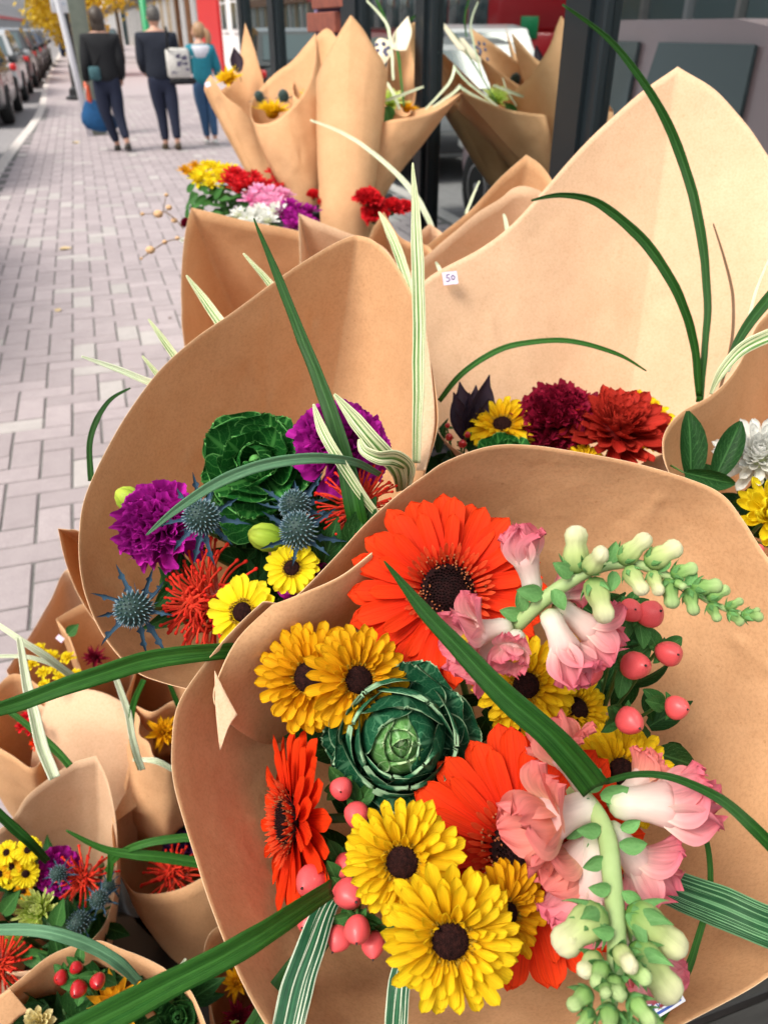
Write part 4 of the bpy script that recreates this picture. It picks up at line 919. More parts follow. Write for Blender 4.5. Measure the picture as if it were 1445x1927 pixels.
# ---------------------------------------------------------------- the three walkers
skin=noisy('skin',(.62,.36,.26),(.55,.30,.21),20,.6,.05); 
def fab(n,c,sc_=60): return noisy(n,c,tuple(q*.7 for q in c),sc_,.9,.4,.003)
navy=fab('navy_jacket',(.012,.017,.032)); bjk=fab('black_jacket',(.010,.011,.014)); jean=fab('dark_denim',(.012,.018,.045)); jean2=fab('blue_denim',(.04,.105,.22)); hairb=noisy('brown_hair',(.075,.055,.04),(.035,.025,.02),40,.5,.5,sx=(1,1,.15)); hairg=noisy('grey_hair',(.14,.13,.12),(.05,.045,.04),40,.6,.5); hairl=noisy('fair_hair',(.42,.25,.13),(.26,.15,.08),40,.5,.5,sx=(1,1,.15))
tealf=fab('teal_fleece',(.015,.22,.30)); whitf=fab('white_fleece',(.68,.68,.76)); bagb=fab('blue_bag',(.010,.09,.24),20); shoew=plain('white_shoe',(.65,.64,.62),.6); shoek=plain('dark_shoe',(.03,.025,.02),.6)
def walker(label,x,y,h,hip,sh,lft,rgt,armL,armR,top,bottom,shoe,hairmat,hairfn,lean=0,turn=0,ankle=.09,neckz=0):
    "lft/rgt: knee and ankle (x,y,z) ; armL/armR: elbow, wrist"
    o=thing('person',label,'person',(x,y,0)); k=h
    H_=lambda a,b,c:(a*k,b*k,c*k)
    head=H_(0,lean+.01,.925)
    vs_=[H_(0,0,.53),H_(0,.005,.62),H_(0,.0,.74),H_(0,lean*.6,.81),H_(0,lean,.855),head]
    es=[(0,1),(1,2),(2,3),(3,4),(4,5)]; rad=[(hip*k,.062*k),(.072*k,.055*k),(.085*k,.06*k),(.06*k,.045*k),(.030*k,.030*k),(.020*k,.020*k)]
    for s,(kn,an) in ((-1,lft),(1,rgt)):
        b=len(vs_); vs_+=[H_(s*.052,0,.49),H_(*kn),H_(*an),H_(an[0]+s*.006,an[1]+.07,.022)]; es+=[(0,b),(b,b+1),(b+1,b+2),(b+2,b+3)]; rad+=[.055*k,.034*k,.022*k,.018*k]
    for s,(el,wr) in ((-1,armL),(1,armR)):
        b=len(vs_); hd=V(wr)+(V(wr)-V(el)).normalized()*.045; vs_+=[H_(s*sh,0,.80),H_(*el),H_(*wr),H_(*hd)]; es+=[(3,b),(b,b+1),(b+1,b+2),(b+2,b+3)]; rad+=[.034*k,.026*k,.016*k,(.018*k,.010*k)]
    skinfig(o,'body',vs_,es,rad,skin)
    # head
    v,f,uv=ball(.047*k,.058*k,.068*k,20,14,(0,0,0)); Mh=Matrix.Translation(V(head)+V((0,.004*k,.005*k)))@Matrix.Rotation(turn,4,'Z')
    hd=link('head',mesh('head',v,f,skin),o,Mh)
    link('nose',mesh('nose',*ball(.009*k,.014*k,.014*k,8,6,(0,.058*k,-.008*k))[:2],skin),hd); 
    for s in(-1,1): link('ear',mesh('ear',*ball(.006*k,.012*k,.018*k,8,6,(s*.047*k,-.004*k,-.004*k))[:2],skin),hd); link('eye',mesh('eye',*ball(.006*k,.004*k,.005*k,8,6,(s*.018*k,.053*k,.008*k))[:2],M_TIP),hd)
    link('mouth',mesh('mouth',*ball(.014*k,.004*k,.004*k,8,6,(0,.054*k,-.030*k))[:2],M_CRI),hd)
    hairfn(hd,k,hairmat)
    # jacket
    jv=[H_(0,0,.47),H_(0,.003,.60),H_(0,0,.73),H_(0,lean*.6,.80),H_(0,lean,.838)]; je=[(0,1),(1,2),(2,3),(3,4)]; jr=[(hip*1.42*k,.10*k),(hip*1.30*k,.092*k),((sh)*1.10*k,.094*k),((sh-.02)*k,.076*k),(.045*k,.046*k)]
    for s,(el,wr) in ((-1,armL),(1,armR)):
        b=len(jv); w_=V(el).lerp(V(wr),.97); jv+=[H_(s*(sh-.004),0,.792),H_(*el),H_(*w_)]; je+=[(3,b),(b,b+1),(b+1,b+2)]; jr+=[.056*k,.046*k,.034*k]
    jk=skinfig(o,'jacket',jv,je,jr,top)
    # trousers
    tv=[H_(0,0,.60),H_(0,0,.50)]; te=[(0,1)]; tr_=[(hip*1.1*k,.075*k),(hip*1.22*k,.088*k)]
    for s,(kn,an) in ((-1,lft),(1,rgt)):
        b=len(tv); a=V(kn).lerp(V(an),.93); tv+=[H_(s*.05,0,.455),H_(s*.052+(kn[0]-s*.052)*.5,kn[1]*.5,.37),H_(*kn),H_(*a)]; te+=[(1,b),(b,b+1),(b+1,b+2),(b+2,b+3)]; tr_+=[.070*k,.062*k,.047*k,.034*k]
    skinfig(o,'trousers',tv,te,tr_,bottom)
    for s,(kn,an) in ((-1,lft),(1,rgt)):
        heel=an[2]-.05
        M=Matrix.Translation(H_(an[0]+s*.004,an[1]-.018,max(0,heel)))@Matrix.Rotation(-max(0,heel)*6,4,'X')
        v=[];f=[];L=.155*k
        for i,(t,w_,hh) in enumerate([(0,.6,.045),(.12,.85,.055),(.35,.8,.055),(.6,1.,.036),(.85,.9,.026),(1,.45,.016)]):
            a=.027*k*w_; yy=t*L; z=hh*k; v+=[(-a,yy,0),(-a,yy,z*.6),(-a*.5,yy,z),(a*.5,yy,z),(a,yy,z*.6),(a,yy,0)]
        for i in range(5):
            for q in range(6): f.append((i*6+q,i*6+(q+1)%6,i*6+6+(q+1)%6,i*6+6+q))
        f+= [(5,4,3,2,1,0),(30,31,32,33,34,35)]
        link('shoe',mesh('shoe',v,f,shoe),o,M)
    return o
def hair_bob(hd,k,m,L=.07):
    v,f,uv=ball(.058*k,.066*k,.075*k,24,14,(0,-.008*k,.010*k)); 
    v=[(x,y if z>-.01*k else min(y,.0),z) for x,y,z in v]; link('hair',mesh('hair',v,f,m),hd)
    v,f,uv=lathe([(.030*k,-.105*k),(.050*k,-.085*k),(.056*k,-.04*k),(.055*k,.0)],20,lambda a,t:1+.05*math.sin(7*a)); link('hair_ends',mesh('hair_ends',[(x,y*.75-.016*k,z) for x,y,z in v],f,m),hd)
def hair_short(hd,k,m):
    v,f,uv=ball(.052*k,.062*k,.068*k,24,14,(0,-.006*k,.014*k)); v=[(x,y,max(z,-.03*k if y<0 else .02*k)) for x,y,z in v]; link('hair',mesh('hair',v,f,m),hd)
def hair_tail(hd,k,m):
    v,f,uv=ball(.054*k,.064*k,.072*k,24,14,(0,-.008*k,.010*k)); v=[(x,y,z) for x,y,z in v if True]; v=[(x,min(y,.03*k) if z<.03*k else y,z) for x,y,z in v]; link('hair',mesh('hair',v,f,m),hd)
    link('ponytail',mesh('ponytail',*tube(spl([V((0,-.055*k,.02*k)),V((.012*k,-.085*k,-.01*k)),V((.020*k,-.085*k,-.07*k)),V((.024*k,-.07*k,-.125*k))],10),[.018*k,.026*k,.030*k,.024*k,.008*k],10)[:2],m),hd)
W_=walker('woman in a black jacket and dark jeans walking away with a blue bag',.30,12.4,1.66,.088,.112,((-.045,.0,.27),(.012,.03,.045)),((.055,-.02,.27),(.085,-.08,.075)),((-.132,-.03,.63),(-.150,.03,.50)),((.122,-.03,.63),(.118,.05,.51)),bjk,jean,shoek,hairb,hair_bob,.005)
cb=link('crossbody_pouch',mesh('crossbody_pouch',*box(-.20,-.06,-.155,-.10,.86,1.02,.02),fab('teal_pouch',(.05,.13,.15))),W_)
link('pouch_strap',mesh('pouch_strap',*tube([(-.13,-.13,1.0),(-.02,-.135,1.18),(.10,-.09,1.38)],.008,6)[:2],bjk),W_)
bg_=thing('shopping_bag','bright blue cloth shopping bag hanging from the woman\'s left hand','bag',(.30-.255,12.46,0))
v,f,uv=lathe([(.03,.24),(.17,.27),(.215,.34),(.19,.45),(.12,.55),(.06,.62),(.04,.64)],20,lambda a,t:1+.16*math.sin(3*a+1+t)); link('bag_body',mesh('bag_body',[(x*1.05+ (.64-z)*.20,y*.45,z+.10*(x)*(-1 if z<.4 else 0)) for x,y,z in v],f,bagb),bg_)
v,f,uv=lathe([(.055,.58),(.04,.66),(.036,.76),(.03,.84)],12); link('orange_wrap',mesh('orange_wrap',[(x,y*.7,z) for x,y,z in v],f,plain('orange_cloth',(.80,.13,.05),.6)),bg_)
for s in(-1,1): link('handle',mesh('handle',*tube(spl([V((s*.03,0,.56)),V((s*.035,.03*s,.70)),V((0,0,.83))],8),.008,6)[:2],shoew),bg_)
M_=walker('man in a navy jacket and jeans with a white tote walking away',1.00,12.35,1.68,.092,.122,((-.03,.02,.27),(-.025,.02,.045)),((.062,-.03,.27),(.062,-.06,.06)),((-.130,.0,.63),(-.112,.09,.56)),((.132,-.01,.62),(.118,.10,.56)),navy,jean,plain('brown_shoe',(.06,.04,.02),.6),hairg,hair_short)
tt=thing('tote_bag','white printed tote bag hanging at the man\'s right side','bag',(1.00+.24,12.2,0))
tm=link('bag_body',mesh('bag_body',*box(-.16,.14,-.05,.05,.87,1.22,.03),fab('tote_white',(.68,.66,.62),40)),tt)
rr=random.Random(2)
for k in range(16): a,b=rr.uniform(-.12,.08),rr.uniform(.93,1.14); link('print',mesh('print',*box(a,a+rr.uniform(.02,.06),-.056,-.051,b,b+rr.uniform(.01,.03)),M_INK,False),tm,Matrix.Rotation(0,4,'X'))
link('bag_shadow_side',mesh('bag_side',*box(-.14,.20,-.045,.05,.80,.88,.03),bjk),tt).name='bag_base'  # black box standing in for the shaded side of the tote
link('strap',mesh('strap',*tube(spl([V((-.13,-.05,1.2)),V((-.13,-.13,1.36)),V((-.12,-.02,1.45)),V((-.08,.1,1.3))],10),.014,6)[:2],bjk),tt)
G_=walker('girl in a teal and white fleece, jeans and white shoes walking away',1.60,12.75,1.50,.075,.098,((-.03,.0,.27),(-.012,.02,.045)),((.048,-.02,.27),(.052,-.04,.055)),((-.135,.03,.64),(-.08,.13,.62)),((.14,.0,.64),(.15,.12,.57)),tealf,jean2,shoew,hairl,hair_tail,0,.9)
v,f,uv=lathe([(.100,1.07),(.116,1.10),(.122,1.16),(.118,1.22),(.098,1.24)],20); link('white_band',mesh('white_band',[(x*1.34,y*1.0-.012,z) for x,y,z in v],f,whitf),G_)
for i,(t,x,y,c,c2) in enumerate([('tiny distant passer-by in blue near the parked cars',-.75,55,bagb,jean),('tiny distant passer-by in red beside the blue one',-.25,57,fab('far_red',(.3,.06,.1)),jean),('distant walker in dark clothes beyond the utility pole',.8,60,bjk,jean)]): simple_person(t,x,y,1.65,c,c2,i)
# ================================================================ DISPLAY: stands and buckets
def bucket(label,x,y,z0,h,r,group=None,rim=True):
    o=thing('flower_bucket',label,'bucket',(x,y,z0),group)
    link('bucket_body',mesh('bucket_body',*lathe([(r*.72,0),(r*.74,.004),(r,h),(r*.97,h),(r*.70,.012),(r*.1,.012)],28)[:2],M_BKT),o)
    link('bucket_rim',mesh('bucket_rim',*lathe([(r*1.0,h-.018),(r*1.06,h-.016),(r*1.07,h),(r*.98,h+.003)],28)[:2],M_BKT),o)
    link('water',mesh('water',*lathe([(r*.8,h*.55),(r*.01,h*.55+.001)],20)[:2],plain('water_dark',(.01,.014,.012),.05)),o)
    return o
def stand(label,x0,x1,y0,y1,z,nx=1):
    o=thing('display_stand',label,'stand',((x0+x1)/2,(y0+y1)/2,0)); cx,cy=(x0+x1)/2,(y0+y1)/2
    n=max(2,int((y1-y0)/.12)); m=noisy('stand_board',(.035,.033,.032),(.02,.019,.018),14,.6,sx=(1,8,1))
    for k in range(n): a=y0+(y1-y0)*k/n; link('board',mesh('board',*box(x0-cx,x1-cx,a-cy+.003,a-cy+(y1-y0)/n-.003,z-.022,z,.002),m,False),o)
    for sx in(x0+.03,x1-.03):
        for sy in(y0+.04,y1-.04): link('leg',mesh('leg',*box(sx-cx-.02,sx-cx+.02,sy-cy-.02,sy-cy+.02,0,z-.023),M_BKT,False),o)
    return o
stand('low black slatted stand carrying the front bouquets',.02,.86,.20,1.30,.52)
stand('low black slatted stand farther along, under the potted mums',.26,.86,1.55,2.55,.62)
# ================================================================ FRONT BOUQUET
TA=P(915,1450,.70)
wA=wrap('large front kraft paper cone full of gerberas and snapdragons',[(328,1480,.475),(324,1400,.478),(338,1320,.482),(400,1228,.490),(450,1173,.496),(497,1131,.502,1),(546,1130,.508),(622,1060,.517),(692,983,.527),(750,930,.534),(800,893,.538),(838,868,.54),(920,840,.545),(1000,838,.55),(1100,853,.55),(1200,873,.55),(1300,903,.545),(1360,932,.54),(1400,982,.535),(1445,1050,.53),(1560,1190,.51),(1640,1380,.49),(1640,1580,.46),(1560,1730,.435),(1445,1838,.42),(1290,1925,.40),(1120,2020,.38),(900,2090,.37),(700,2080,.37),(570,2020,.38),(490,1912,.40),(435,1800,.42),(395,1700,.44),(358,1590,.46)],TA,.03,.16,190,64,1,.12,.004)
flap=sheet('inner_flap',[[(512,1138,.494),(560,1120,.499),(640,1085,.509),(700,1040,.516)],[(445,1205,.487),(520,1190,.498),(620,1160,.525),(700,1110,.545)],[(405,1290,.484),(470,1290,.515),(560,1280,.56),(650,1230,.60)],[(404,1325,.482),(430,1360,.505),(500,1400,.56),(580,1380,.61)]],wA)
sheet('turned_corner',[[(404,1262,.480),(425,1305,.479),(447,1345,.478)],[(406,1330,.480),(416,1352,.479),(431,1368,.478)],[(414,1412,.480),(415,1411,.480),(416,1410,.480)]],wA,mat=KR2,N=12,Mr=8)
sticker(wA,1248,1880,.405,70,46,28,[[(-.4,-.2),(-.3,.25),(-.2,-.2),(-.1,.25),(0,-.2)],[(.1,.2),(.3,.15),(.1,-.1),(.35,-.2)],[(-.42,-.34),(0,-.36),(.4,-.34)]],plain('sticker_white',(.78,.78,.82),.5),M_INKB,0,.25)
gerbera(842,1112,.515,S(194,.515),'biggest orange red gerbera, at the top of the front bouquet',-.05,.30,0,TA,1)
gerbera(985,1606,.437,S(240,.437),'orange red gerbera half hidden behind the coral snapdragon bloom',-.12,.36,25,TA,2)
gerbera(548,1545,.485,S(172,.485),'orange red gerbera seen edge on at the left of the front bouquet',-2.3,.2,10,TA,3)
daisy(583,1275,.488,S(108,.492),'amber daisy chrysanthemum, left one of the touching pair below the gerbera',-.25,.2,0,TA,1,M_AMB)
daisy(674,1280,.470,S(104,.470),'amber daisy chrysanthemum, right one of the touching pair above the cabbage',.35,.25,20,TA,2,M_AMB)
daisy(757,1622,.398,S(116,.412),'yellow daisy chrysanthemum above the biggest one, left of the gerbera',-.08,.12,0,TA,3)
daisy(847,1769,.378,S(138,.385),'biggest and lowest yellow daisy chrysanthemum of the front bouquet',0,.05,10,TA,4)
daisy(950,1722,.402,S(102,.402),'yellow daisy chrysanthemum turned right beside the biggest one',.55,.05,30,TA,5,mat=M_AMB)
daisy(990,1290,.490,S(100,.490),'yellow daisy chrysanthemum behind the long blade, right of the cabbage',-.1,.3,0,TA,6)
daisy(1168,1455,.468,S(104,.468),'yellow daisy chrysanthemum under the lone coral berry at the right',.2,.5,50,TA,7)
daisy(1085,1335,.500,S(80,.500),'yellow daisy chrysanthemum mostly hidden behind a pink snapdragon petal',.6,.7,80,TA,8)
kale(752,1390,.468,S(150,.468),'round blue green ornamental cabbage in the middle of the front bouquet',.02,.12,0,TA,1)
foliage('dark leaves deep between the flower heads of the front bouquet',TA,[(600,1620,.52,60),(950,1350,.55,60),(1150,1270,.54,70),(1230,1400,.55,50),(560,1700,.5,30),(900,1480,.56,80),(700,1500,.55,60),(1050,1500,.54,60),(800,1650,.5,60),(640,1380,.56,40),(1160,1200,.54,50)],95,.036,5)
HB=P(700,1620,.58)
berries('coral berry sprig at the lower left of the front bouquet','',[(642,1485,.455,21,0,.1),(671,1535,.45,25,0,-.05),(585,1660,.445,29,-.4,.1),(652,1630,.45,23,.3,.4),(656,1684,.435,28,.5,0),(672,1752,.42,26,0,-.3),(638,1768,.43,22,-.5,-.6),(702,1780,.43,23,0,-.6),(582,1735,.44,24,-.5,0),(583,1765,.445,20,-.5,-.4)],0,HB,seed=1)
berries('coral berry sprig at the right of the front bouquet beside the pale paper','',[(1188,1149,.455,23,0,.2),(1224,1155,.455,26,.3,.3),(1197,1253,.455,28,.2,.2),(1260,1230,.46,24,.2,.1),(1275,1332,.465,23,.4,.1),(1186,1358,.45,26,.3,-.2),(1098,1192,.47,25,.2,.8),(1105,1266,.465,28,-.1,-.5)],0,P(1120,1380,.56),seed=2)
# snapdragon arching to the upper right
def snap(label,to,spine,rads): 
    hub=P(*spine[0]); o=thing('snapdragon',label,'snapdragon',hub); pts=spl([P(*p) for p in spine],26)
    link('stem',mesh('stem',*tube([p-hub for p in pts],rads,10)[:2],M_STM),o)
    q=pts[0]; link('lower_stem',mesh('lower_stem',*tube([q-hub,(q+to)/2-hub+CF*.01,to-hub],[rads[0],.003,.003],8)[:2],M_STM),o); return o,hub
o1,h1=snap('snapdragon spray arching to the upper right with cream and green buds',TA,[(965,1185,.435),(1010,1140,.425),(1050,1108,.420),(1100,1078,.415),(1150,1062,.412),(1200,1062,.410),(1250,1082,.408),(1300,1110,.406),(1350,1140,.404),(1395,1155,.402),(1425,1160,.400)],[.0042,.0040,.0036,.003,.0026,.002,.0014,.001])
def B1(px,py,d,x,y,z,L,mat=M_BUD,cal=.42,s=0,o=None,h=None): bud(o or o1,h or h1,P(px,py,d),dv(x,y,z),S(L,d),mat,cal,s)
for i,b in enumerate([(1083,1078,.415,-.02,1,.1,90),(1105,1075,.405,.35,.8,.9,68),(1165,1058,.410,.75,.75,.3,76),(1215,1062,.408,.85,.55,.3,74),(1115,1088,.41,.25,-1,.3,88),(1180,1068,.405,.45,-.9,.6,62),(1225,1075,.402,.2,-.9,.5,50)]): B1(*b,s=i)
for i,b in enumerate([(1255,1090,.405,.05,-1,.5,58),(1262,1082,.406,.8,.3,.3,50),(1295,1108,.404,.1,-1,.4,52),(1300,1108,.404,.9,.15,.3,56),(1330,1128,.403,.85,.5,.2,46),(1335,1135,.403,.35,-.9,.3,38),(1370,1150,.402,.6,-.6,.2,36),(1365,1146,.402,.8,.5,.2,36),(1395,1156,.40,1,-.15,.1,40),(1405,1157,.401,.8,.4,.2,26),(1270,1095,.40,.3,-.3,1,30)]): B1(*b,mat=M_BUG,cal=.5,s=i)
def F1(px,py,d,x,y,z,L,up=(0,1,0),pm=None,e=1.,seed=0,o=None,h=None): floret(o or o1,h or h1,P(px,py,d),dv(x,y,z),dv(*up),S(L,d),pm,0,e,seed)
F1(1005,1118,.425,-.22,1,.15,135,(.9,.2,.5),M_SNP,.15,1)
F1(960,1180,.430,-.95,-.05,.35,140,(0,1,.1),M_SNP,.9,2)
F1(975,1190,.425,-.35,-.55,.8,95,(.2,1,0),M_SNP,.8,3)
F1(1030,1150,.420,.45,-1,.5,150,(.9,.5,.5),M_SNP,.12,4)
F1(1045,1135,.432,.75,-.55,-.1,150,(.3,1,0),M_SNP,.7,5)
F1(950,1190,.438,-.75,-.7,.1,130,(-.3,1,.2),M_SNP,.9,6)
F1(1010,1135,.43,.75,.35,-.2,105,(0,1,0),M_SNP,.5,7)
o2,h2=snap('snapdragon leaning towards the viewer at the lower right, open coral blooms below its green tip',TA,[(1100,1500,.42),(1122,1530,.405),(1143,1580,.39),(1150,1640,.375),(1156,1700,.362),(1160,1760,.350),(1158,1820,.340),(1150,1880,.332),(1150,1905,.326)],[.0038,.0046,.0048,.0046,.0044,.004,.0032,.0022])
K=dict(o=o2,h=h2)
F1(1118,1515,.412,-.95,-.12,.35,190,(0,1,.3),M_SNC,1.,11,**K)
F1(1145,1510,.410,1,.05,.12,200,(0,1,.4),M_SNP,.25,12,**K)
F1(1140,1555,.405,.72,-.75,.1,165,(.7,.6,.2),M_SNP,.75,13,**K)
F1(1130,1570,.405,-.32,-1,.05,200,(-.9,.1,.3),M_SNP,.35,14,**K)
F1(1105,1490,.425,-.35,.65,-.1,150,(0,1,.3),M_SNC,.7,15,**K)
F1(1170,1500,.43,.75,.55,-.3,110,(0,1,0),M_SNC,.6,16,**K)
F1(1130,1560,.41,-.75,-.75,.1,150,(-.4,.8,.3),M_SNC,.8,18,**K)
F1(1185,1740,.375,.55,-1,-.25,165,(1,0,.2),M_SNP,.3,17,**K)
for i,b in enumerate([(1135,1712,.352,-.85,-.55,.25,118),(1110,1735,.350,-.8,-.5,.45,70),(1185,1712,.355,.85,-.65,.1,125),(1190,1780,.346,.72,-.85,.2,120),(1165,1790,.333,.05,.1,1,70),(1125,1800,.340,-.7,-.1,.8,66)]): B1(*b,s=i,cal=.5,**K)
for i,b in enumerate([(1135,1815,.332,-.45,-.2,.9,62),(1180,1815,.330,.4,0,.9,60),(1155,1845,.325,-.1,.05,1,60),(1110,1865,.330,-.8,-.2,.6,60),(1185,1875,.322,.4,-.3,.9,66),(1145,1890,.322,-.2,-.5,.9,60),(1115,1900,.326,-.7,-.6,.5,50),(1170,1905,.325,.2,-.9,.5,60),(1140,1860,.320,-.3,.3,1,45),(1205,1900,.326,.7,-.6,.4,60)]): B1(*b,mat=M_BUG,cal=.55,s=i,**K)
lm=leaf_mesh('brt',.34,-.6,.5,M_SEP,[.3,.75,1,1,.8,.48,.03])
def bract(o,h,px,py,d,x,y,z,L):
    link('leaf',lm,o,Matrix.Translation(-h)@basis(P(px,py,d),dv(x*.0-.0+ -y*.2,x*.2+.2,1),dv(y,-x,0))@Matrix.Rotation(math.pi*0,4,'Z')@Matrix.Scale(S(L,d),4))
for px,py,d,x,y,z,L in [(1130,1560,.39,-1,0,0,48),(1165,1590,.383,1,.1,0,52),(1135,1615,.378,-1,-.4,0,44),(1168,1560,.39,1,.5,0,40),(1148,1672,.362,-1,.1,0,44),(1170,1680,.362,1,-.4,0,40),(1132,1720,.352,-1,.1,0,50),(1178,1722,.352,1,-.5,0,52),(1155,1755,.342,-1,.2,0,44),(1105,1490,.412,.5,1,0,52),(1130,1500,.408,1,.4,0,56),(1095,1545,.405,-.6,-.6,0,45)]:
    X=dv(x,y,.3); Z=dv(-x*.3,-y*.3+.1,1); Y=Z.cross(X).normalized(); Z=X.cross(Y)
    link('leaf',lm,o2,Matrix.Translation(P(px,py,d)-h2)@Matrix((X,Y,Z)).transposed().to_4x4()@Matrix.Scale(S(L,d),4))
for px,py,d,x,y,z,L in [(1075,1085,.412,-.8,.6,0,46),(1020,1120,.42,-.9,.2,0,52),(980,1160,.43,-1,.3,0,44),(1040,1110,.415,.5,-.9,0,44),(1145,1060,.41,.3,1,0,44),(1240,1075,.405,.4,1,0,40),(985,1150,.425,-.3,1,0,42),(1290,1100,.404,.6,.9,0,34),(1155,1075,.408,-.2,-1,0,40)]:
    X=dv(x,y,.3); Z=dv(-x*.3,-y*.3+.1,1); Y=Z.cross(X).normalized(); Z=X.cross(Y)
    link('leaf',lm,o1,Matrix.Translation(P(px,py,d)-h1)@Matrix((X,Y,Z)).transposed().to_4x4()@Matrix.Scale(S(L,d),4))
# ================================================================ LEFT BOUQUET
TB=P(540,1100,.86)
wB=wrap('tall left kraft paper cone with magenta carnations and sea holly',[(800,880,.66),(822,800,.675),(815,715,.69),(797,620,.705),(772,545,.72),(738,487,.735),(702,452,.745),(671,442,.75,1),(640,452,.745),(580,487,.735),(510,535,.72),(440,586,.705),(368,636,.69),(300,697,.675),(238,780,.66),(193,860,.645),(162,930,.63),(150,985,.62),(148,1050,.61),(158,1115,.60),(183,1180,.59),(218,1232,.58),(258,1268,.575),(300,1284,.57),(370,1298,.565),(460,1298,.565),(560,1250,.575),(660,1160,.60),(740,1040,.625),(785,950,.645)],TB,.028,.13,180,60,2,.12,.0045)
sheet('side_fold',[[(782,560,.705),(790,640,.698),(797,760,.685),(783,885,.66)],[(800,600,.703),(812,700,.692),(818,800,.678),(800,885,.655)]],wB,mat=KR2,N=30,Mr=6)
carnation(308,992,.585,S(92,.585),'magenta carnation at the left, behind the arching grey blade',M_PUR,-.25,.1,TB,1)
carnation(640,850,.60,S(100,.60),'magenta carnation at the upper right, behind the dark upright blade',M_PUR,.1,.3,TB,2)
carnation(590,1095,.575,S(75,.575),'magenta carnation almost hidden behind the small yellow daisies',M_PUR,.2,0,TB,3)
kale(486,878,.610,S(122,.610),'bright green ornamental cabbage beside the carnations',-.05,.35,40,TB,2,M_KAB,M_KAB,False)
leaf(520,1000,.60,S(120,.6),'broad cabbage leaf below the green cabbage',-.7,.35,.2,M_KAB,.5,.5,.3,'cabbage_leaf','leaf',.3,PKAL,'kb')
thistle(382,974,.545,S(33,.545),'sea holly head in front of the left carnation',0,.15,0,TB,1,10,2.5)
thistle(258,1146,.550,S(34,.550),'lowest sea holly head, lying against the brown paper',-.2,.1,30,TB,2,9,2.5)
thistle(562,1003,.545,S(34,.545),'sea holly head beside the green lily bud, lower of the pair',.1,.5,0,TB,3,7,2.3)
thistle(556,958,.565,S(29,.565),'sea holly head just above the one by the lily bud',0,.7,60,TB,4,9,2.9)
lily_bud(503,1012,.56,S(74,.56),'round green lily bud in the middle of the left bouquet',-4,1.2,TB)
lily_bud(247,942,.60,S(66,.60),'yellow green lily bud at the left beside the carnation',-3,2.2,TB)
pincushion(415,1135,.585,S(126,.585),'orange red pincushion protea at the bottom of the left bouquet',-.75,.1,10,TB,1,115)
pincushion(672,965,.58,S(98,.58),'orange red pincushion protea behind the crossing blades at the right',.1,.4,60,TB,2,110)
daisy(456,1152,.522,S(72,.522),'yellow daisy with a brown eye at the lower edge of the left bouquet',-.3,.25,0,TB,11,M_LEM,2,dr=.30)
daisy(549,1069,.540,S(53,.540),'smaller yellow daisy beneath the lily bud',0,.35,0,TB,12,M_LEM,2,dr=.30)
foliage('dark leaves deep inside the left bouquet',TB,[(440,1020,.61,50),(520,1060,.60,50),(350,1110,.60,30),(620,1010,.60,40),(500,1130,.60,50),(600,960,.62,40),(450,960,.63,40)],60,.04,6)
for i,(px,py,d,L,x,y,t) in enumerate([(610,1060,.56,95,.3,.95,'pointed green leaf rising left of the dark blade'),(655,1040,.555,120,.5,1,'broad green leaf in the crook of the two bouquets'),(600,1050,.555,60,-.3,.8,'small dark leaf beside the sea holly')]): leaf(px,py,d,S(L,d),t,x,y,.3,M_LEAF,.26)
# ================================================================ BACK RIGHT BOUQUET
TC=P(1130,1080,1.0)
wC=wrap('large pale kraft paper sheet standing at the back right',[(1275,122,.98,1),(1180,195,.97),(1095,275,.96),(1010,372,.95),(960,425,.945),(900,470,.94),(800,527,.92),(765,600,.90),(770,720,.86),(815,790,.82),(850,832,.80),(900,862,.79),(1000,905,.78),(1100,915,.77),(1190,880,.77),(1252,852,.78),(1400,830,.80),(1520,760,.84),(1590,640,.88),(1560,460,.92),(1445,290,.96),(1400,225,.97),(1345,165,.975)],TC,.03,.06,180,60,3,.15,.008,KR2,fr=5.)
sticker(wC,847,523,.918,28,24,8,FIFTY,dx=.1)
pompon(1160,815,.80,S(122,.80),'deep rust red chrysanthemum under the tall pale paper',M_RED,n=170,hw=.13,bend=.35,cup=.5,dx=.05,dy=.85,to=TC,seed=1,lhi=.32)
carnation(1048,795,.82,S(78,.82),'dark crimson cockscomb left of the rust red chrysanthemum',M_MAR,-.1,.8,TC,4,90,'cockscomb',flat=1.05)
daisy(945,800,.82,S(72,.82),'yellow daisy left of the dark crimson cockscomb',-.2,.8,0,TC,21,M_YEL,3)
daisy(1205,790,.87,S(70,.87),'yellow daisy peeking out behind the rust red chrysanthemum',.2,.7,0,TC,22,M_YEL,3)
daisy(1100,868,.78,S(44,.78),'yellow daisy just showing over the front paper edge',0,.9,0,TC,23,M_YEL,3)
kale(955,868,.785,S(66,.785),'edge of a green cabbage showing over the front paper',0,.9,0,TC,3,M_KAB,M_KAB,False)
o=thing('dark_protea','dark purple bronze protea with pointed upright bracts','flower',P(885,830,.83))
dm=leafmat('dark_bract',(.018,.012,.022),(.05,.03,.045),veins=False); dl=[petal('dkb%d'%i,.22,[.5,.8,1,1,.85,.6,.2],.15*i,.5,dm,8,6) for i in range(3)]
for i,(a,e,L) in enumerate([(-.55,.2,80),(-.25,.1,95),(0,0,78),(.2,.1,90),(.45,.25,105),(-.1,.5,60),(.3,.5,60),(-.8,.4,50),(.62,.4,70)]): 
    X=dv(a*.6,1,e-.3); Z=dv(a,-.2,1); Y=Z.cross(X).normalized(); Z=X.cross(Y); link('bract',dl[i%3],o,Matrix((X,Y,Z)).transposed().to_4x4()@Matrix.Scale(S(L*1.25,.83),4))
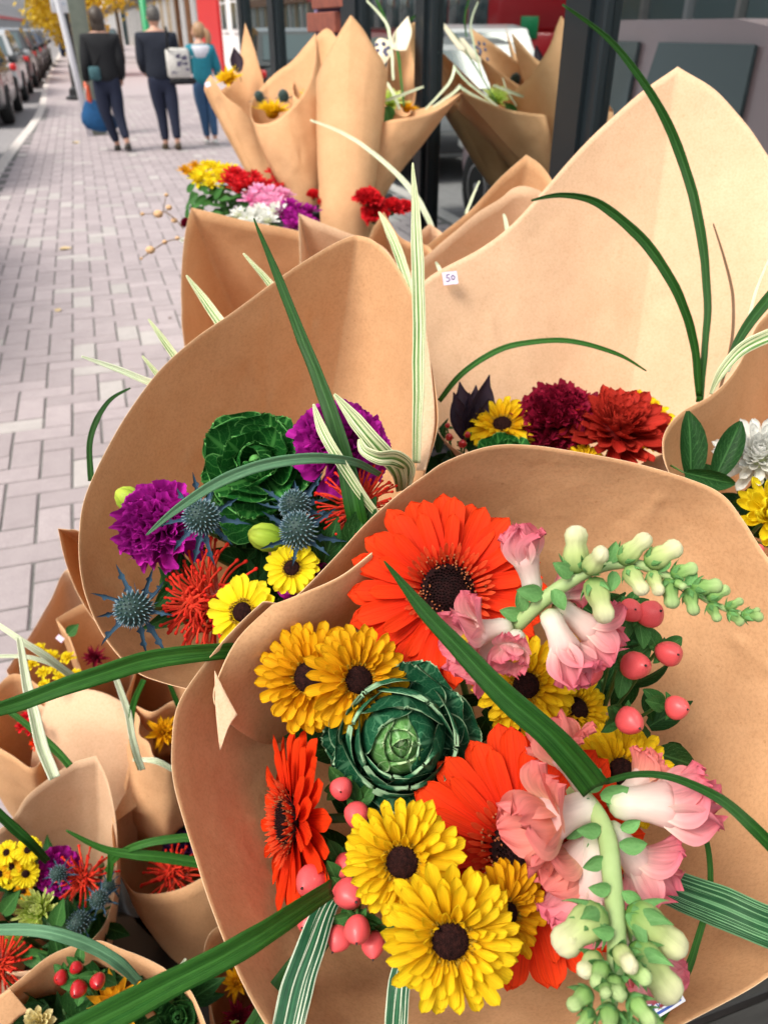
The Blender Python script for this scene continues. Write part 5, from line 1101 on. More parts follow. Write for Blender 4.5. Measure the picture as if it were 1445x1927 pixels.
berries('small red beads beside the dark protea','',[(845,822,.81,7,-.2,.3),(870,835,.80,8,0,.3),(880,818,.80,6,.3,.3),(842,800,.81,5,0,.6)],0,P(870,900,.86),M_BERR,5,False,1)
foliage('dark leaves behind the front paper under the crimson cockscomb',TC,[(860,880,.86,40),(980,850,.86,40),(1080,850,.86,40)],26,.05,7)
# ================================================================ RIGHT EDGE BOUQUET
TD=P(1560,1050,.90)
wD=wrap('kraft paper cone at the right edge with white and yellow chrysanthemums',[(1262,895,.64),(1247,850,.65),(1252,812,.66),(1282,775,.67),(1335,745,.68),(1372,712,.69),(1398,672,.70),(1420,620,.71),(1445,588,.72),(1530,500,.74),(1700,470,.76),(1850,640,.74),(1880,850,.68),(1760,1060,.62),(1600,1170,.59),(1470,1130,.585),(1380,1040,.60),(1310,960,.62)],TD,.028,.13,150,44,4,.12,.004)
pompon(1428,862,.675,S(92,.675),'large white chrysanthemum at the right edge',M_WHI,n=120,hw=.11,bend=.6,cup=.6,dx=-.4,dy=.5,to=TD,seed=2,lhi=.5)
pompon(1455,968,.655,S(92,.655),'bright yellow incurved chrysanthemum at the right edge',M_LEM,n=90,hw=.12,bend=1.5,cup=.9,dx=-.2,dy=.3,to=TD,seed=3,lhi=.75)
for px,py,d,L,x,y,t,s in [(1300,905,.66,132,-.05,1,'tall broad dark green leaf, leftmost at the right edge',.1),(1345,900,.655,118,.40,.95,'broad dark green leaf leaning right against the white flower',-.2),(1290,890,.655,95,1,-.25,'lower dark green leaf reaching towards the yellow flower',.4)]: leaf(px,py,d,S(L,d),t,x,y,.1,M_LEAF,.22,-.3,.5,spin=s,prof=[.4,.75,.95,1,.9,.62,.1],key='w')
berries('pale pink berry by the yellow chrysanthemum','',[(1425,1035,.60,13,-.2,-.1)],0,P(1450,1050,.68),seed=9)
foliage('dark leaves inside the right edge bouquet',TD,[(1330,930,.70,40),(1400,960,.72,50),(1440,1020,.7,50)],20,.05,8)
# ================================================================ MIDDLE ROW BEHIND
TE=P(560,830,1.5)
wrap('tan paper cone behind the left bouquet, below the potted mums',[(360,390,1.22,1),(410,402,1.22),(470,416,1.22),(565,435,1.22),(660,470,1.2),(740,560,1.15),(740,700,1.08),(640,790,1.03),(480,800,1.02),(370,730,1.07),(346,640,1.12),(342,520,1.18),(348,440,1.21)],TE,.03,.10,110,20,5,.15,.006)
wrap('pale paper cone corner standing behind the tip of the left cone',[(562,401,1.12,1),(600,417,1.12),(660,440,1.12),(700,452,1.12),(735,480,1.11),(758,540,1.09),(740,640,1.04),(650,690,1.0),(585,620,1.02),(568,520,1.07),(563,455,1.10)],P(670,760,1.35),.03,.05,110,18,6,.15,.004,KR2)
wrap('dark tan paper tip behind the cream striped blade',[(722,398,1.25,1),(700,435,1.25),(690,480,1.22),(720,600,1.15),(800,640,1.12),(840,560,1.17),(812,470,1.24),(770,455,1.26),(748,440,1.26)],P(770,720,1.45),.03,.06,90,16,7,.15,.005)
wrap('pale paper corner right of the cream striped blade',[(808,420,1.42,1),(830,436,1.42),(850,460,1.40),(850,560,1.32),(790,600,1.28),(765,520,1.34),(780,452,1.41)],P(820,700,1.6),.03,.06,80,14,8,.15,.004,KR2)
TF=P(930,700,1.6)
wrap('brown paper cone with a pointed tip by the window',[(990,290,1.42,1),(1018,310,1.42),(1043,347,1.41),(1080,430,1.36),(1040,560,1.25),(900,600,1.22),(800,550,1.28),(790,480,1.36),(830,440,1.40),(885,395,1.41),(940,335,1.42)],TF,.03,.08,110,18,9,.15,.005)
wrap('wavy topped paper cone in front of the pointed one by the window',[(1030,375,1.22),(1000,352,1.22),(968,352,1.22),(940,374,1.22),(900,398,1.21),(862,430,1.20),(815,470,1.19),(770,520,1.15),(800,600,1.08),(920,640,1.05),(1040,600,1.08),(1080,480,1.16)],P(950,760,1.4),.03,.06,110,18,10,.15,.005,KR2)
# ================================================================ UPPER BOUQUETS BY THE WINDOW
def up(label,rim,th,tr,bul,seed,**k): return wrap(label,rim,P(*th),tr,bul,110,20,seed,.30,.006,group=None,taildir=V((0,-.05,-1)),**k)
up('upper paper cone farthest left, with a sunflower behind its corner',[(461,42,2.35,1),(480,95,2.33),(495,150,2.30),(505,200,2.26),(480,225,2.20),(452,200,2.17),(425,180,2.16),(396,140,2.16,1),(386,156,2.17),(388,172,2.22),(420,165,2.30),(445,130,2.35),(455,80,2.36)],(515,375,2.25),.035,.04,11)
w2=up('upper paper cone holding a sunflower between two sea holly heads',[(470,208,2.02),(480,232,1.99),(516,227,1.97),(549,201,1.98),(572,172,2.02),(592,120,2.08),(594,62,2.14,1),(555,108,2.14),(515,140,2.13),(497,158,2.12),(477,182,2.08)],(572,365,2.05),.045,.10,12)
w3=up('upper paper cone squeezed behind the tall centre one',[(553,172,2.10),(570,190,2.07),(600,192,2.06),(640,170,2.1),(650,110,2.2),(622,55,2.26),(600,62,2.26),(575,100,2.22),(556,140,2.16)],(590,375,2.1),.04,.08,13)
w4=up('tallest upper paper cone, pointed tip, back turned to the viewer',[(660,27,1.88,1),(682,52,1.885),(702,85,1.895),(722,118,1.92),(728,150,1.96),(715,185,2.06),(665,195,2.12),(615,180,2.08),(597,155,1.98),(600,135,1.93),(618,98,1.90),(640,58,1.885)],(648,420,1.94),.058,.02,14)
w5=up('upper paper cone fanned out to the right towards the glass',[(878,165,2.02,1),(855,180,2.04),(820,196,2.1),(770,205,2.18),(725,180,2.2),(700,200,2.12),(712,228,1.98),(740,224,1.94),(800,214,1.95),(835,200,1.97)],(675,370,2.05),.055,.0,15)
w6=up('brown paper tip standing between the tall cone and the glass',[(765,40,2.25),(745,75,2.24),(730,120,2.2),(735,200,2.1),(770,215,2.12),(785,150,2.24),(780,90,2.28)],(690,370,2.2),.04,.0,16)
cream=noisy('cream_petal',(.84,.74,.56),(.78,.66,.46),30,.5,.2); spot=plain('dark_blue_spot',(.05,.05,.12),.5)
for i,(pts,t,k) in enumerate([([[(768,28,2.15),(775,60,2.13),(765,95,2.12)],[(745,55,2.15),(755,75,2.13),(750,95,2.12)],[(738,68,2.15),(737,85,2.13),(742,94,2.12)]],'cream folded card piece at the top, right of the tall paper tip',0),([[(735,75,2.16),(737,100,2.14),(722,123,2.12)],[(715,70,2.16),(720,95,2.14),(716,118,2.12)],[(705,80,2.16),(708,98,2.14),(712,112,2.12)]],'cream card piece with dark specks beside the tall paper tip',1)]):
    s=sheet('gift_card',pts,None,t,'card',cream,14,8,.004)
    if k:
        for q in range(9): a,b=R0.uniform(708,734),R0.uniform(80,114); sM=frame(P(a,b,2.10)-s.matrix_basis.translation,face(0,0)); link('speck',mesh('speck',*lathe([(.003,0),(.006,.001),(.004,.002)],8)[:2],spot),s,sM)
for px,py,w_ in [(391,158,10),(562,205,11)]: sticker(w2 if px>500 else w2,px,py,2.04 if px>500 else 2.13,w_,w_*.9,20)
def sunf(px,py,d,r,t,dx,dy,to=None,mat=None,seed=1): return pompon(px,py,d,S(r,d),t,mat or M_YEL,'sunflower',dx,dy,0,to,seed,60,.14,.3,.3,.1,1.2,.35,PPT)
sunf(512,212,2.05,45,'sunflower in the upper cone between two sea holly heads',.0,1.1,seed=1,mat=M_YEL); sunf(588,183,2.12,33,'sunflower half hidden by the tallest upper cone',0,1.,seed=2); sunf(430,150,2.27,36,'sunflower in the V of the farthest left cone',-.3,.6,seed=3)
thistle(488,185,2.10,S(10,2.1),'small sea holly head left above the upper sunflower',0,.6,0,None,31,6,1.8,True); thistle(534,184,2.10,S(11,2.1),'small sea holly head right above the upper sunflower',0,.6,0,None,32,6,1.8,True); thistle(583,160,2.2,S(11,2.2),'small sea holly head behind the tallest cone',0,.6,0,None,33,6,1.8,True)
leaf(450,135,2.28,S(45,2.28),'dark maroon bract above the far left sunflower',-.2,1,.1,dm,.3,.1,.4,key='mb',cat='leaf'); 
sunf(735,192,2.08,40,'yellow green flower right of the tallest cone',.3,.6,mat=M_LIM,seed=4); sunf(765,205,2.08,26,'small amber flower lying in the fanned cone',.2,.9,mat=M_AMB,seed=5)
leaf(725,200,2.06,S(40,2.06),'green leaf under the yellow green flower',.2,-1,.2,M_HYP,.4,key='ul')
# reflection partner: bouquets inside by the glass
# potted and bunched mums
def mums(px,py,d,n,spread,mat,t,g,rpx,seed,hw=.14):
    r=random.Random(seed)
    sp_=sorted((px+spread[0]*math.sqrt((k+.3)/n)*math.cos(k*2.4),py+spread[1]*math.sqrt((k+.3)/n)*math.sin(k*2.4)) for k in range(n))
    for k,(x,y) in enumerate(sp_):
        dd=d+(py-y)*.0022
        pompon(x,y,dd,S(rpx*1.25*r.uniform(.88,1.1),dd),'%s, %s from left'%(t,['leftmost counted' if 0 else 'first','second','third','fourth','fifth','sixth','seventh','eighth','ninth','tenth'][k]),mat,'chrysanthemum',r.uniform(-.3,.3),r.uniform(.6,1.2),0,None,seed+k,34,hw,.3,.4,-.2,1.3,.4,group=g,nl=4,nw=3)
mums(405,330,2.12,10,(38,22),M_LEM,'yellow chrysanthemum head of the potted plant','yellow chrysanthemum heads',22,40)
mums(366,322,2.2,5,(20,14),M_AMB,'amber chrysanthemum head at the far left of the flower display','amber chrysanthemum heads',17,60)
mums(455,342,2.02,9,(36,18),M_CRI,'crimson chrysanthemum head beside the bright yellow ones','crimson chrysanthemum heads',22,80)
mums(515,340,2.05,4,(22,20),M_CRI,'crimson carnation head in front of the tall paper cones','crimson heads under the cones',18,90)
mums(505,378,1.9,8,(42,20),M_PIN,'pink flower head above the white ones','pink flower heads',25,110)
mums(485,408,1.8,7,(45,14),M_WHI,'white flower head below the pink ones','white flower heads',24,130)
mums(560,408,1.8,8,(32,24),M_PUR,'magenta flower head right of the white ones','magenta flower heads',22,150)
for i,(px,py,r_,t) in enumerate([(692,378,30,'red carnation just right of the tallest cone'),(705,405,30,'red carnation below the one at the tallest cone'),(738,392,24,'red carnation in the gap before the window'),(762,390,18,'small red carnation nearest the window frame'),(612,384,18,'dark red carnation left of the tallest cone'),(590,368,16,'dark red carnation by the black bucket'),(590,420,14,'magenta bud at the foot of the tall cone')]):
    carnation(px,py,1.85+.02*i,S(r_,1.85),t,M_CRI if i!=6 else M_PUR,.1,.7,None,60+i,26)
fo=thing('mum_foliage','feathery green leaves of the potted chrysanthemums','foliage',P(400,390,2.1)); r=random.Random(9); fm=[leaf_mesh('mf%d'%i,.22,-.3+.3*i,.2,M_HYP,nl=5,nw=3) for i in range(2)]
for k in range(170):
    px=r.uniform(352,600); py=r.uniform(355,440)-(px-350)*.03; 
    if px<385 and py>400: continue
    link('leaf',r.choice(fm),fo,frame(P(px,py,2.12+r.uniform(-.05,.1))-fo.matrix_basis.translation,face(r.uniform(-1,1),r.uniform(-.5,1)),r.uniform(0,6.28))@Matrix.Scale(.045,4))
pp=P(470,430,2.2); bucket('black pot of the yellow and crimson chrysanthemums',pp.x,pp.y,.64,.34,.14)
pp=P(520,420,2.0); bucket('black pot under the pink and white flowers',pp.x+.02,pp.y-.05,.62,.36,.13)
pp=P(620,375,2.12); bucket('black bucket holding the upper paper cones',pp.x,pp.y+.03,.64,pp.z-.64,.17)
pp=P(720,430,1.95); bucket('black bucket of the red carnations by the window',pp.x,pp.y,.62,.34,.11)
# dried sprigs on the left
for i,(pts,pods,t) in enumerate([([(345,430,1.9),(330,412,1.9),(310,398,1.92),(298,402,1.93)],[(298,402,9),(318,390,6),(328,414,6),(268,402,4),(313,366,4)],'upper dried sprig with tan seed heads left of the tan cone'),([(345,448,1.9),(320,452,1.9),(300,462,1.92),(268,484,1.94)],[(283,470,9),(310,455,5),(334,448,5),(266,486,3)],'lower dried sprig with tan seed heads left of the tan cone')]):
    hub=P(*pts[0]); o=thing('dried_sprig',t,'dried flower',hub); link('stem',mesh('stem',*tube([q-hub for q in spl([P(*p) for p in pts],12)],.0014,5)[:2],M_BRN),o)
    sm_=plain('seed_head',(.62,.38,.2),.8) if i==0 else sm_
    for px,py,rp in pods:
        q=P(px,py,1.92)-hub; link('seed_head',mesh('seed_head',*ball(S(rp,1.92),S(rp,1.92),S(rp*.8,1.92),10,6,q)[:2],sm_),o)
        near_=min(spl([P(*p) for p in pts],12),key=lambda z_:(z_-hub-q).length)-hub; link('stalk',mesh('stalk',*tube([near_,q],.0009,5)[:2],M_BRN),o)
carnation(350,420,1.95,S(12,1.95),'dark brown dried flower head by the tan cone',M_MAR,-.5,.3,None,77,20)
pompon(343,452,1.9,S(9,1.9),'tiny white flower beside the dried sprigs',M_WHI,'small_daisy',-.3,.5,0,None,55,20,.2,.2,.3)
# ================================================================ LOW BOUQUETS AT THE LEFT
TH1=P(240,1420,1.05)
wrap('narrow paper corner peeping out left of the big left cone',[(109,995,.80,1),(128,997,.80),(152,1001,.80),(230,1040,.80),(290,1120,.78),(250,1190,.77),(195,1185,.77),(150,1125,.78),(124,1060,.79)],P(270,1120,1.02),.03,.04,90,16,17,.12,.003)
wrap('cream paper cone behind the small yellow blossoms, at the far left',[(130,1070,1.300),(95,1130,1.300),(60,1190,1.300),(12,1262,1.280,1),(30,1290,1.230),(80,1330,1.170),(150,1350,1.150),(230,1320,1.160),(260,1200,1.220),(200,1110,1.280)],P(150,1480,1.630),.03,.05,110,18,18,.12,.004,KR2)
w_b=wrap('shadowed paper cone with dark maroon flowers under the left cone',[(105,1165,1.220,1),(130,1200,1.190),(160,1280,1.150),(190,1330,1.120),(260,1350,1.110),(340,1320,1.130),(360,1240,1.180),(280,1150,1.230),(180,1130,1.250)],P(250,1450,1.400),.03,.05,100,18,19,.12,.003)
sticker(w_b,113,1202,1.2,14,10,-40)
mums(95,1255,1.12,9,(52,42),M_LEM,'small bright yellow blossom in the far left cone','small yellow blossoms',14,200,.2)
mums(48,1362,1.07,4,(16,14),M_CRI,'small crimson flower low at the left edge','small crimson flowers',13,230,.2)
pompon(68,1400,1.07,S(16,1.07),'orange flower low at the left edge under the pale blade',M_GER,dx=-.3,dy=.5,seed=31,n=30)
pompon(178,1238,1.14,S(30,1.14),'dark maroon flower under the big left cone',M_MAR,dx=0,dy=.6,seed=32,n=50,prof=PPT)
pompon(140,1270,1.14,S(18,1.14),'small dark maroon flower left of the bigger one',M_MAR,dx=0,dy=.6,seed=33,n=30,prof=PPT)
leaf(128,1195,1.02,S(30,1.0),'small green leaf in the shadowed cone',.6,.6,.1,M_HYP,.4,key='hl')
wrap('paper cone at the left edge holding crimson blossoms',[(-30,1330,1.150),(20,1270,1.170),(70,1290,1.160),(90,1340,1.110),(80,1420,1.060),(60,1445,1.040),(20,1420,1.050),(-40,1380,1.090)],P(80,1540,1.280),.03,.08,90,16,20,.12,.003)
sheet('paper_wrap',[[(92,1302,1.09),(150,1297,1.07),(200,1306,1.06),(250,1335,1.06),(283,1378,1.07),(292,1412,1.09)],[(72,1370,1.09),(130,1370,1.06),(190,1375,1.05),(240,1390,1.05),(275,1425,1.06),(291,1450,1.08)],[(58,1450,1.13),(110,1470,1.11),(170,1480,1.10),(220,1480,1.09),(255,1495,1.10),(278,1515,1.12)],[(60,1600,1.24),(120,1600,1.22),(170,1600,1.21),(210,1600,1.20),(240,1600,1.21),(258,1600,1.23)]],None,'rounded cream paper cone seen from behind, centre of the low group','paper wrap',KR2,40,22,.003)
wrap('brown paper cone cradling the low sunflower',[(255,1330,1.040),(290,1340,1.020),(330,1320,1.020),(380,1360,1.020),(370,1440,0.990),(330,1450,0.970),(305,1425,0.960),(285,1390,0.970)],P(310,1560,1.170),.03,.05,90,16,22,.12,-0.077)
pompon(306,1380,1.0,S(40,1.0),'amber sunflower low between the cones, left of the front bouquet',M_AMB,'sunflower',dx=.2,dy=.5,seed=34,n=50,hw=.16,prof=PPT)
TH5=P(130,1830,1.12)
wrap('tall pale paper cone at the lower left with yellow daisies and thistles',[(180,1423,.99,1),(200,1465,.985),(214,1525,.975),(219,1590,.96),(216,1660,.94),(205,1720,.90),(175,1768,.87),(120,1800,.85),(40,1830,.84),(-60,1810,.86),(-120,1700,.9),(-80,1590,.96),(0,1560,.98),(28,1535,.99),(50,1500,.98),(100,1460,.985),(140,1435,.99)],TH5,.03,.10,130,22,23,.12,.004,KR2)
for i,(px,py,r_,t,dx,dy) in enumerate([(52,1600,26,'small yellow daisy nearest the pale paper, top of the low group',.1,.6),(48,1645,26,'small yellow daisy above the magenta carnation\'s left side',.3,.2),(12,1605,24,'small yellow daisy at the left edge, upper one',-.2,.5),(0,1645,24,'small yellow daisy cut by the left edge',-.2,.2),(22,1632,22,'small amber daisy between the yellow ones',0,.3),(15,1660,16,'tiny yellow daisy over the lime chrysanthemum',0,0),(44,1678,18,'small amber daisy half hidden over the lime chrysanthemum',.2,.1)]):
    daisy(px,py,.93,S(r_,.93),t,dx,dy,0,TH5,40+i,M_LEM if i not in(4,6) else M_AMB,2,dr=.26,low=True)
carnation(108,1640,.96,S(46,.96),'magenta carnation in the low group behind the thistle',M_PUR,-.1,.4,TH5,20,36)
pincushion(162,1650,.93,S(58,.93),'red pincushion protea beside the low magenta carnation',.1,.3,0,TH5,5,60,.03)
pincushion(5,1810,.86,S(68,.86),'red pincushion protea cut off at the lower left edge',.2,.2,0,TH5,6,60,.03)
pincushion(328,1650,1.02,S(62,1.02),'red pincushion protea in the shaded cone left of the front bouquet',-.1,.9,0,None,7,60,.03)
thistle(112,1646,.90,S(15,.90),'thistle head in front of the low magenta carnation',-.1,.7,0,TH5,41,9,2.3,True); thistle(188,1693,.885,S(17,.885),'thistle head right of the low red pincushion',.1,.6,0,TH5,42,8,2.,True); thistle(205,1668,.91,S(13,.91),'thistle head nearest the fold of the pale cone',.2,.7,0,TH5,43,8,2.,True); thistle(152,1735,.87,S(20,.87),'darkest thistle head above the grey edged blade',-.1,.3,0,TH5,44,6,1.6,True)
pompon(72,1715,.88,S(50,.88),'lime green spider chrysanthemum in the low group',M_LIM,dx=0,dy=.7,to=TH5,seed=35,n=170,hw=.055,bend=1.0,cup=.6,elo=.25,lhi=.7)
pompon(30,1770,.87,S(30,.87),'lower lime green chrysanthemum above the grey edged blade',M_LIM,dx=0,dy=.5,to=TH5,seed=36,n=110,hw=.06,bend=1.0,cup=.6,elo=.25,lhi=.7)
for px,py,L,x,y,t in [(105,1745,60,.3,1,'green leaf between the lime flower and the thistle'),(40,1800,70,1,.1,'dark green leaf over the lower left pincushion'),(5,1720,60,.6,.8,'green leaf at the left edge of the low group')]: leaf(px,py,.86,S(L,.86),t,x,y,.2,M_HYP,.28,key='hh')
foliage('dark leaves filling the low left bouquet',TH5,[(60,1690,.96,50),(130,1720,.94,50),(180,1740,.92,25),(40,1770,.93,50),(110,1790,.9,40)],50,.045,9,M_LEAF)
TH6=P(500,1850,1.25)
wrap('shaded brown paper cone with a folded corner, left of the front bouquet',[(288,1428,1.05,1),(250,1475,1.04),(222,1520,1.03),(210,1560,1.02),(218,1630,1.02),(240,1668,.985),(262,1684,.975),(310,1680,.965),(360,1662,.96),(420,1620,.97),(480,1540,1.02),(460,1440,1.07),(380,1400,1.08),(320,1440,1.06)],TH6,.035,.12,120,22,24,.12,.005)
sheet('loose_paper_fold',[[(288,1427,1.045),(262,1455,1.035),(232,1500,1.02),(211,1540,1.01)],[(325,1460,1.045),(290,1492,1.035),(255,1520,1.02),(214,1550,1.008)]],None,'folded over paper corner on the shaded cone','paper fold',None,24,8)
kale(345,1530,1.08,S(36,1.08),'blue green cabbage just showing behind the front cone\'s left edge',-.2,.4,0,None,5); carnation(345,1600,1.06,S(40,1.06),'dark purple flower above the shaded pincushion protea',petalmat('dusk_purple',(.02,.004,.03),(.05,.01,.06),(.08,.02,.1)),0,.6,None,22,30)
TH7=P(190,2250,.95)
wrap('paper cone at the bottom left with red berries and an orange flower',[(-60,1905,.74),(-10,1880,.745),(40,1842,.75),(90,1802,.755),(140,1780,.76),(185,1771,.76),(225,1785,.755),(275,1806,.75),(315,1828,.745),(345,1850,.74),(368,1885,.73),(392,1960,.71),(380,2060,.68),(260,2130,.66),(80,2120,.66),(-60,2030,.69)],TH7,.03,.10,130,22,25,.1,.004)
sheet('paper_lap',[[(-30,1895,.735),(10,1868,.737),(18,1862,.737)],[(-20,1980,.735),(30,1920,.742),(55,1905,.745)]],None,'small pasted paper overlap at the bottom left corner','paper lap',None,20,8)
berries('cluster of four glossy red berries at the bottom left','',[(143,1822,.73,12,0,.3),(114,1841,.73,13,-.2,.3),(147,1863,.72,16,0,0),(184,1848,.72,15,.3,.1)],0,P(200,1930,.80),M_BERR,7,True,4,1.2)
pompon(215,1895,.74,S(72,.74),'orange yellow flower behind the big diagonal blade at the bottom left',petalmat('orange_yellow',(.7,.22,.005),(.82,.36,.008),(.88,.45,.02)),dx=.1,dy=.6,to=TH7,seed=37,n=44,hw=.17,bend=.2,cup=.4,prof=PPT)
pompon(72,1925,.72,S(34,.72),'cream yellow tufted flower at the very bottom left',petalmat('cream_yellow',(.5,.4,.1),(.75,.6,.2),(.85,.75,.4)),dx=0,dy=.5,seed=38,n=60,hw=.2)
foliage('dark leaves inside the bottom left cone',TH7,[(200,1860,.80,40),(120,1900,.78,40),(330,1900,.76,30),(260,1920,.78,40),(150,1830,.8,30)],46,.045,10,M_LEAF)
kale(335,1915,.74,S(42,.74),'dark green leafy rosette at the right lip of the bottom left cone',.2,.5,0,None,6,M_LEAF,M_LEAF,False)
wrap('paper cone wedged under the front bouquet at the bottom',[(384,1810,.86),(386,1780,.87),(400,1752,.88),(430,1745,.89),(500,1790,.88),(560,1900,.82),(520,2020,.76),(440,2040,.74),(408,1940,.77),(392,1860,.82)],P(520,2100,1.1),.03,.08,100,18,26,.1,.003)
pompon(445,1850,.87,S(38,.87),'amber flower in the dark under the front cone\'s edge',M_AMB,dx=-.2,dy=.5,seed=39,n=30,hw=.17,prof=PPT); pompon(450,1915,.84,S(42,.84),'dark maroon flower at the bottom under the front cone',M_MAR,dx=-.2,dy=.5,seed=40,n=50); pompon(440,1925,.82,S(10,.82),'tiny lime bud in the dark maroon flower',M_LIM,seed=41,n=16)
for i,(x,y,t) in enumerate([(-.17,.62,'black bucket of the lowest left cones'),(-.14,.98,'black bucket behind, of the far left cones'),(.0,.80,'black bucket beneath the shaded brown cone')]): bucket(t,x,y,0,.36,.14)
for px,py,d,t in [(915,1450,.74,'black bucket under the front bouquet'),(540,1100,.95,'black bucket under the tall left bouquet'),(1130,1080,1.08,'black bucket under the pale back right bouquet')]:
    q=P(px,py,d); bucket(t,q.x,q.y+.04,.522,.26,.12)
# ================================================================ BLADES OF GRASS
B_=blade
B_('dark blade with a pointed tip crossing the top gerbera and the berries',[(722,1057,.40),(790,1140,.395),(865,1222,.39),(950,1310,.385),(1050,1400,.385),(1122,1485,.395)],[2,24,36,46,54,56],M_GR,15,.12)
B_('tall dark blade with its tip high against the tan papers',[(478,410,.60),(520,515,.585),(562,622,.57),(605,730,.56),(645,850,.55),(668,955,.545),(680,1020,.56)],[2,15,20,26,32,38,36],M_GR,20,.12)
B_('longest thin blade arching up over the window, back right',[(1058,7,.80),(1150,78,.81),(1228,180,.82),(1280,290,.83),(1316,420,.83),(1331,560,.83),(1326,660,.82),(1316,756,.82)],[3,10,14,18,17,14,12,13],M_GR,10)
B_('second thin blade curving left over the pale back paper',[(1000,376,.80),(1058,366,.80),(1130,385,.80),(1208,450,.80),(1270,540,.80),(1305,640,.81),(1315,745,.82)],[3,9,14,19,17,15,11],M_GR,10)
B_('thin brown drying blade against the pale back paper',[(1342,420,.80),(1364,490,.80),(1379,560,.80),(1376,650,.80),(1345,765,.81)],[2,4,5,5,5],M_BRN,0)
B_('thin blade arching low over the rust red flower\'s paper',[(1216,697,.80),(1160,665,.79),(1080,643,.78),(1000,643,.78),(930,662,.78),(870,702,.78),(826,755,.79)],[2,7,9,10,11,11,8],M_GRM,10)
B_('upright cream striped blade at the right side of the left bouquet',[(777,306,.63),(784,450,.63),(789,600,.635),(787,740,.64),(783,872,.65)],[3,22,25,22,14],M_GRV,5,.1)
B_('grey green blade arching over the left bouquet',[(275,1008,.50),(340,952,.50),(430,898,.505),(520,870,.51),(600,861,.52),(665,870,.54),(716,893,.57)],[2,16,21,22,20,14,9],M_GRG,15)
B_('cream striped blade bent at the right of the left bouquet',[(628,742,.55),(668,790,.55),(712,842,.555),(750,885,.57),(756,925,.60)],[4,28,34,30,20],M_GRV,10,.2)
B_('short curled cream striped blade beside the bent one',[(676,826,.545),(684,848,.54),(712,862,.54),(745,862,.55),(768,880,.565),(764,912,.59)],[6,18,24,30,28,20],M_GRV,25,.2)
B_('narrow cream striped blade in front of the upper carnation',[(590,760,.54),(606,806,.538),(632,855,.535),(672,918,.54),(712,974,.55)],[3,19,20,17,11],M_GRV,10,.2)
B_('thin dark blade hooped outside the left bouquet',[(245,730,.68),(208,752,.68),(182,790,.68),(168,840,.68),(172,905,.68)],[2,7,10,10,11],M_GR,10)
B_('pale blade pointing left outside the left bouquet',[(153,670,.66),(215,692,.67),(285,720,.68)],[3,11,14],M_GRP,0)
B_('shortest cream blade above the pale one at the paper edge',[(267,669,.70),(285,690,.70),(305,715,.70)],[3,8,12],M_GRV,0)
B_('cream edged blade behind the left cone, middle of three',[(279,600,.72),(305,635,.72),(335,678,.72)],[3,11,16],M_GRV,0)
B_('green blade with cream edges behind the left cone, on the tan paper',[(351,518,.78),(382,560,.78),(418,612,.77)],[3,15,22],M_GRV,0)
B_('short cream blade behind the left cone beside the tall dark blade',[(458,476,.80),(490,512,.80),(522,552,.80)],[3,10,16],M_GRV,0)
B_('broad green blade running off to the left below the sea holly',[(-40,1345,.43),(40,1322,.44),(150,1283,.45),(260,1248,.465),(360,1230,.48),(440,1224,.50)],[22,30,34,36,33,28],M_GRM,20,.15)
B_('thin blade arching out to the right edge from the front bouquet',[(1138,1472,.40),(1200,1458,.39),(1270,1465,.385),(1350,1502,.38),(1420,1560,.37),(1490,1630,.37)],[10,11,14,18,22,24],M_GR,15)
B_('wide fine striped blade at the right edge',[(1180,1630,.43),(1245,1662,.425),(1350,1705,.42),(1445,1745,.41),(1540,1780,.41)],[40,62,74,72,70],M_GRF,15,.08)
B_('very thin blade looping down the paper at the right',[(1230,1440,.46),(1290,1500,.45),(1328,1580,.44),(1335,1680,.43),(1310,1780,.42),(1280,1850,.415),(1225,1935,.41)],[6,8,9,10,11,16,22],M_GRM,10)
B_('broad green blade sweeping diagonally across the bottom left',[(60,1990,.32),(180,1925,.33),(300,1862,.345),(430,1795,.365),(530,1735,.39),(625,1672,.43)],[52,56,50,46,40,28],M_GRM,25,.14)
B_('white lined blade folding down over the bottom paper, left one',[(640,1662,.45),(612,1710,.435),(585,1780,.42),(560,1855,.41),(540,1950,.40)],[24,42,54,60,62],M_GRW,5,.1)
B_('white lined blade below the biggest daisy',[(765,1800,.42),(752,1850,.415),(748,1900,.41),(745,1960,.405)],[36,42,42,42],M_GRW,5,.1)
B_('dark blade tucked behind the left white lined one',[(610,1765,.445),(570,1810,.44),(520,1880,.43),(480,1950,.42)],[30,44,50,54],M_GR,0,.1)
B_('pale green blade leaning across the far left cone',[(-20,1165,.80),(40,1205,.80),(100,1245,.82),(155,1290,.86)],[7,11,14,12],M_GRP,0)
B_('pale cut blade hanging straight over the low papers',[(35,1200,.70),(52,1290,.70),(75,1390,.70),(103,1465,.70)],[9,17,21,20],M_GRP,0,.3)
B_('thin pale blade running level at the far left',[(-20,1236,.82),(60,1238,.83),(120,1262,.85),(160,1295,.88)],[6,8,8,6],M_GRP,0)
B_('dark green cut blade on the rounded cream cone',[(-20,1310,.85),(45,1360,.85),(95,1402,.85),(132,1442,.85)],[9,11,14,13],M_GRM,0)
B_('pale blade hanging from under the left cone',[(215,1270,.86),(240,1340,.87),(252,1400,.88),(268,1450,.90)],[10,13,12,10],M_GRP,0)
B_('curved green blade crossing the hanging pale one',[(270,1280,.86),(250,1330,.87),(248,1390,.88),(262,1450,.9)],[9,12,10,5],M_GRM,0)
B_('short dark blade below the left cone\'s lip',[(318,1285,.88),(330,1315,.89),(340,1340,.9)],[6,9,9],M_GRM,0)
B_('pale blade lying level above the shaded cone',[(250,1430,.93),(290,1432,.93),(325,1448,.94)],[5,11,9],M_GRP,0)
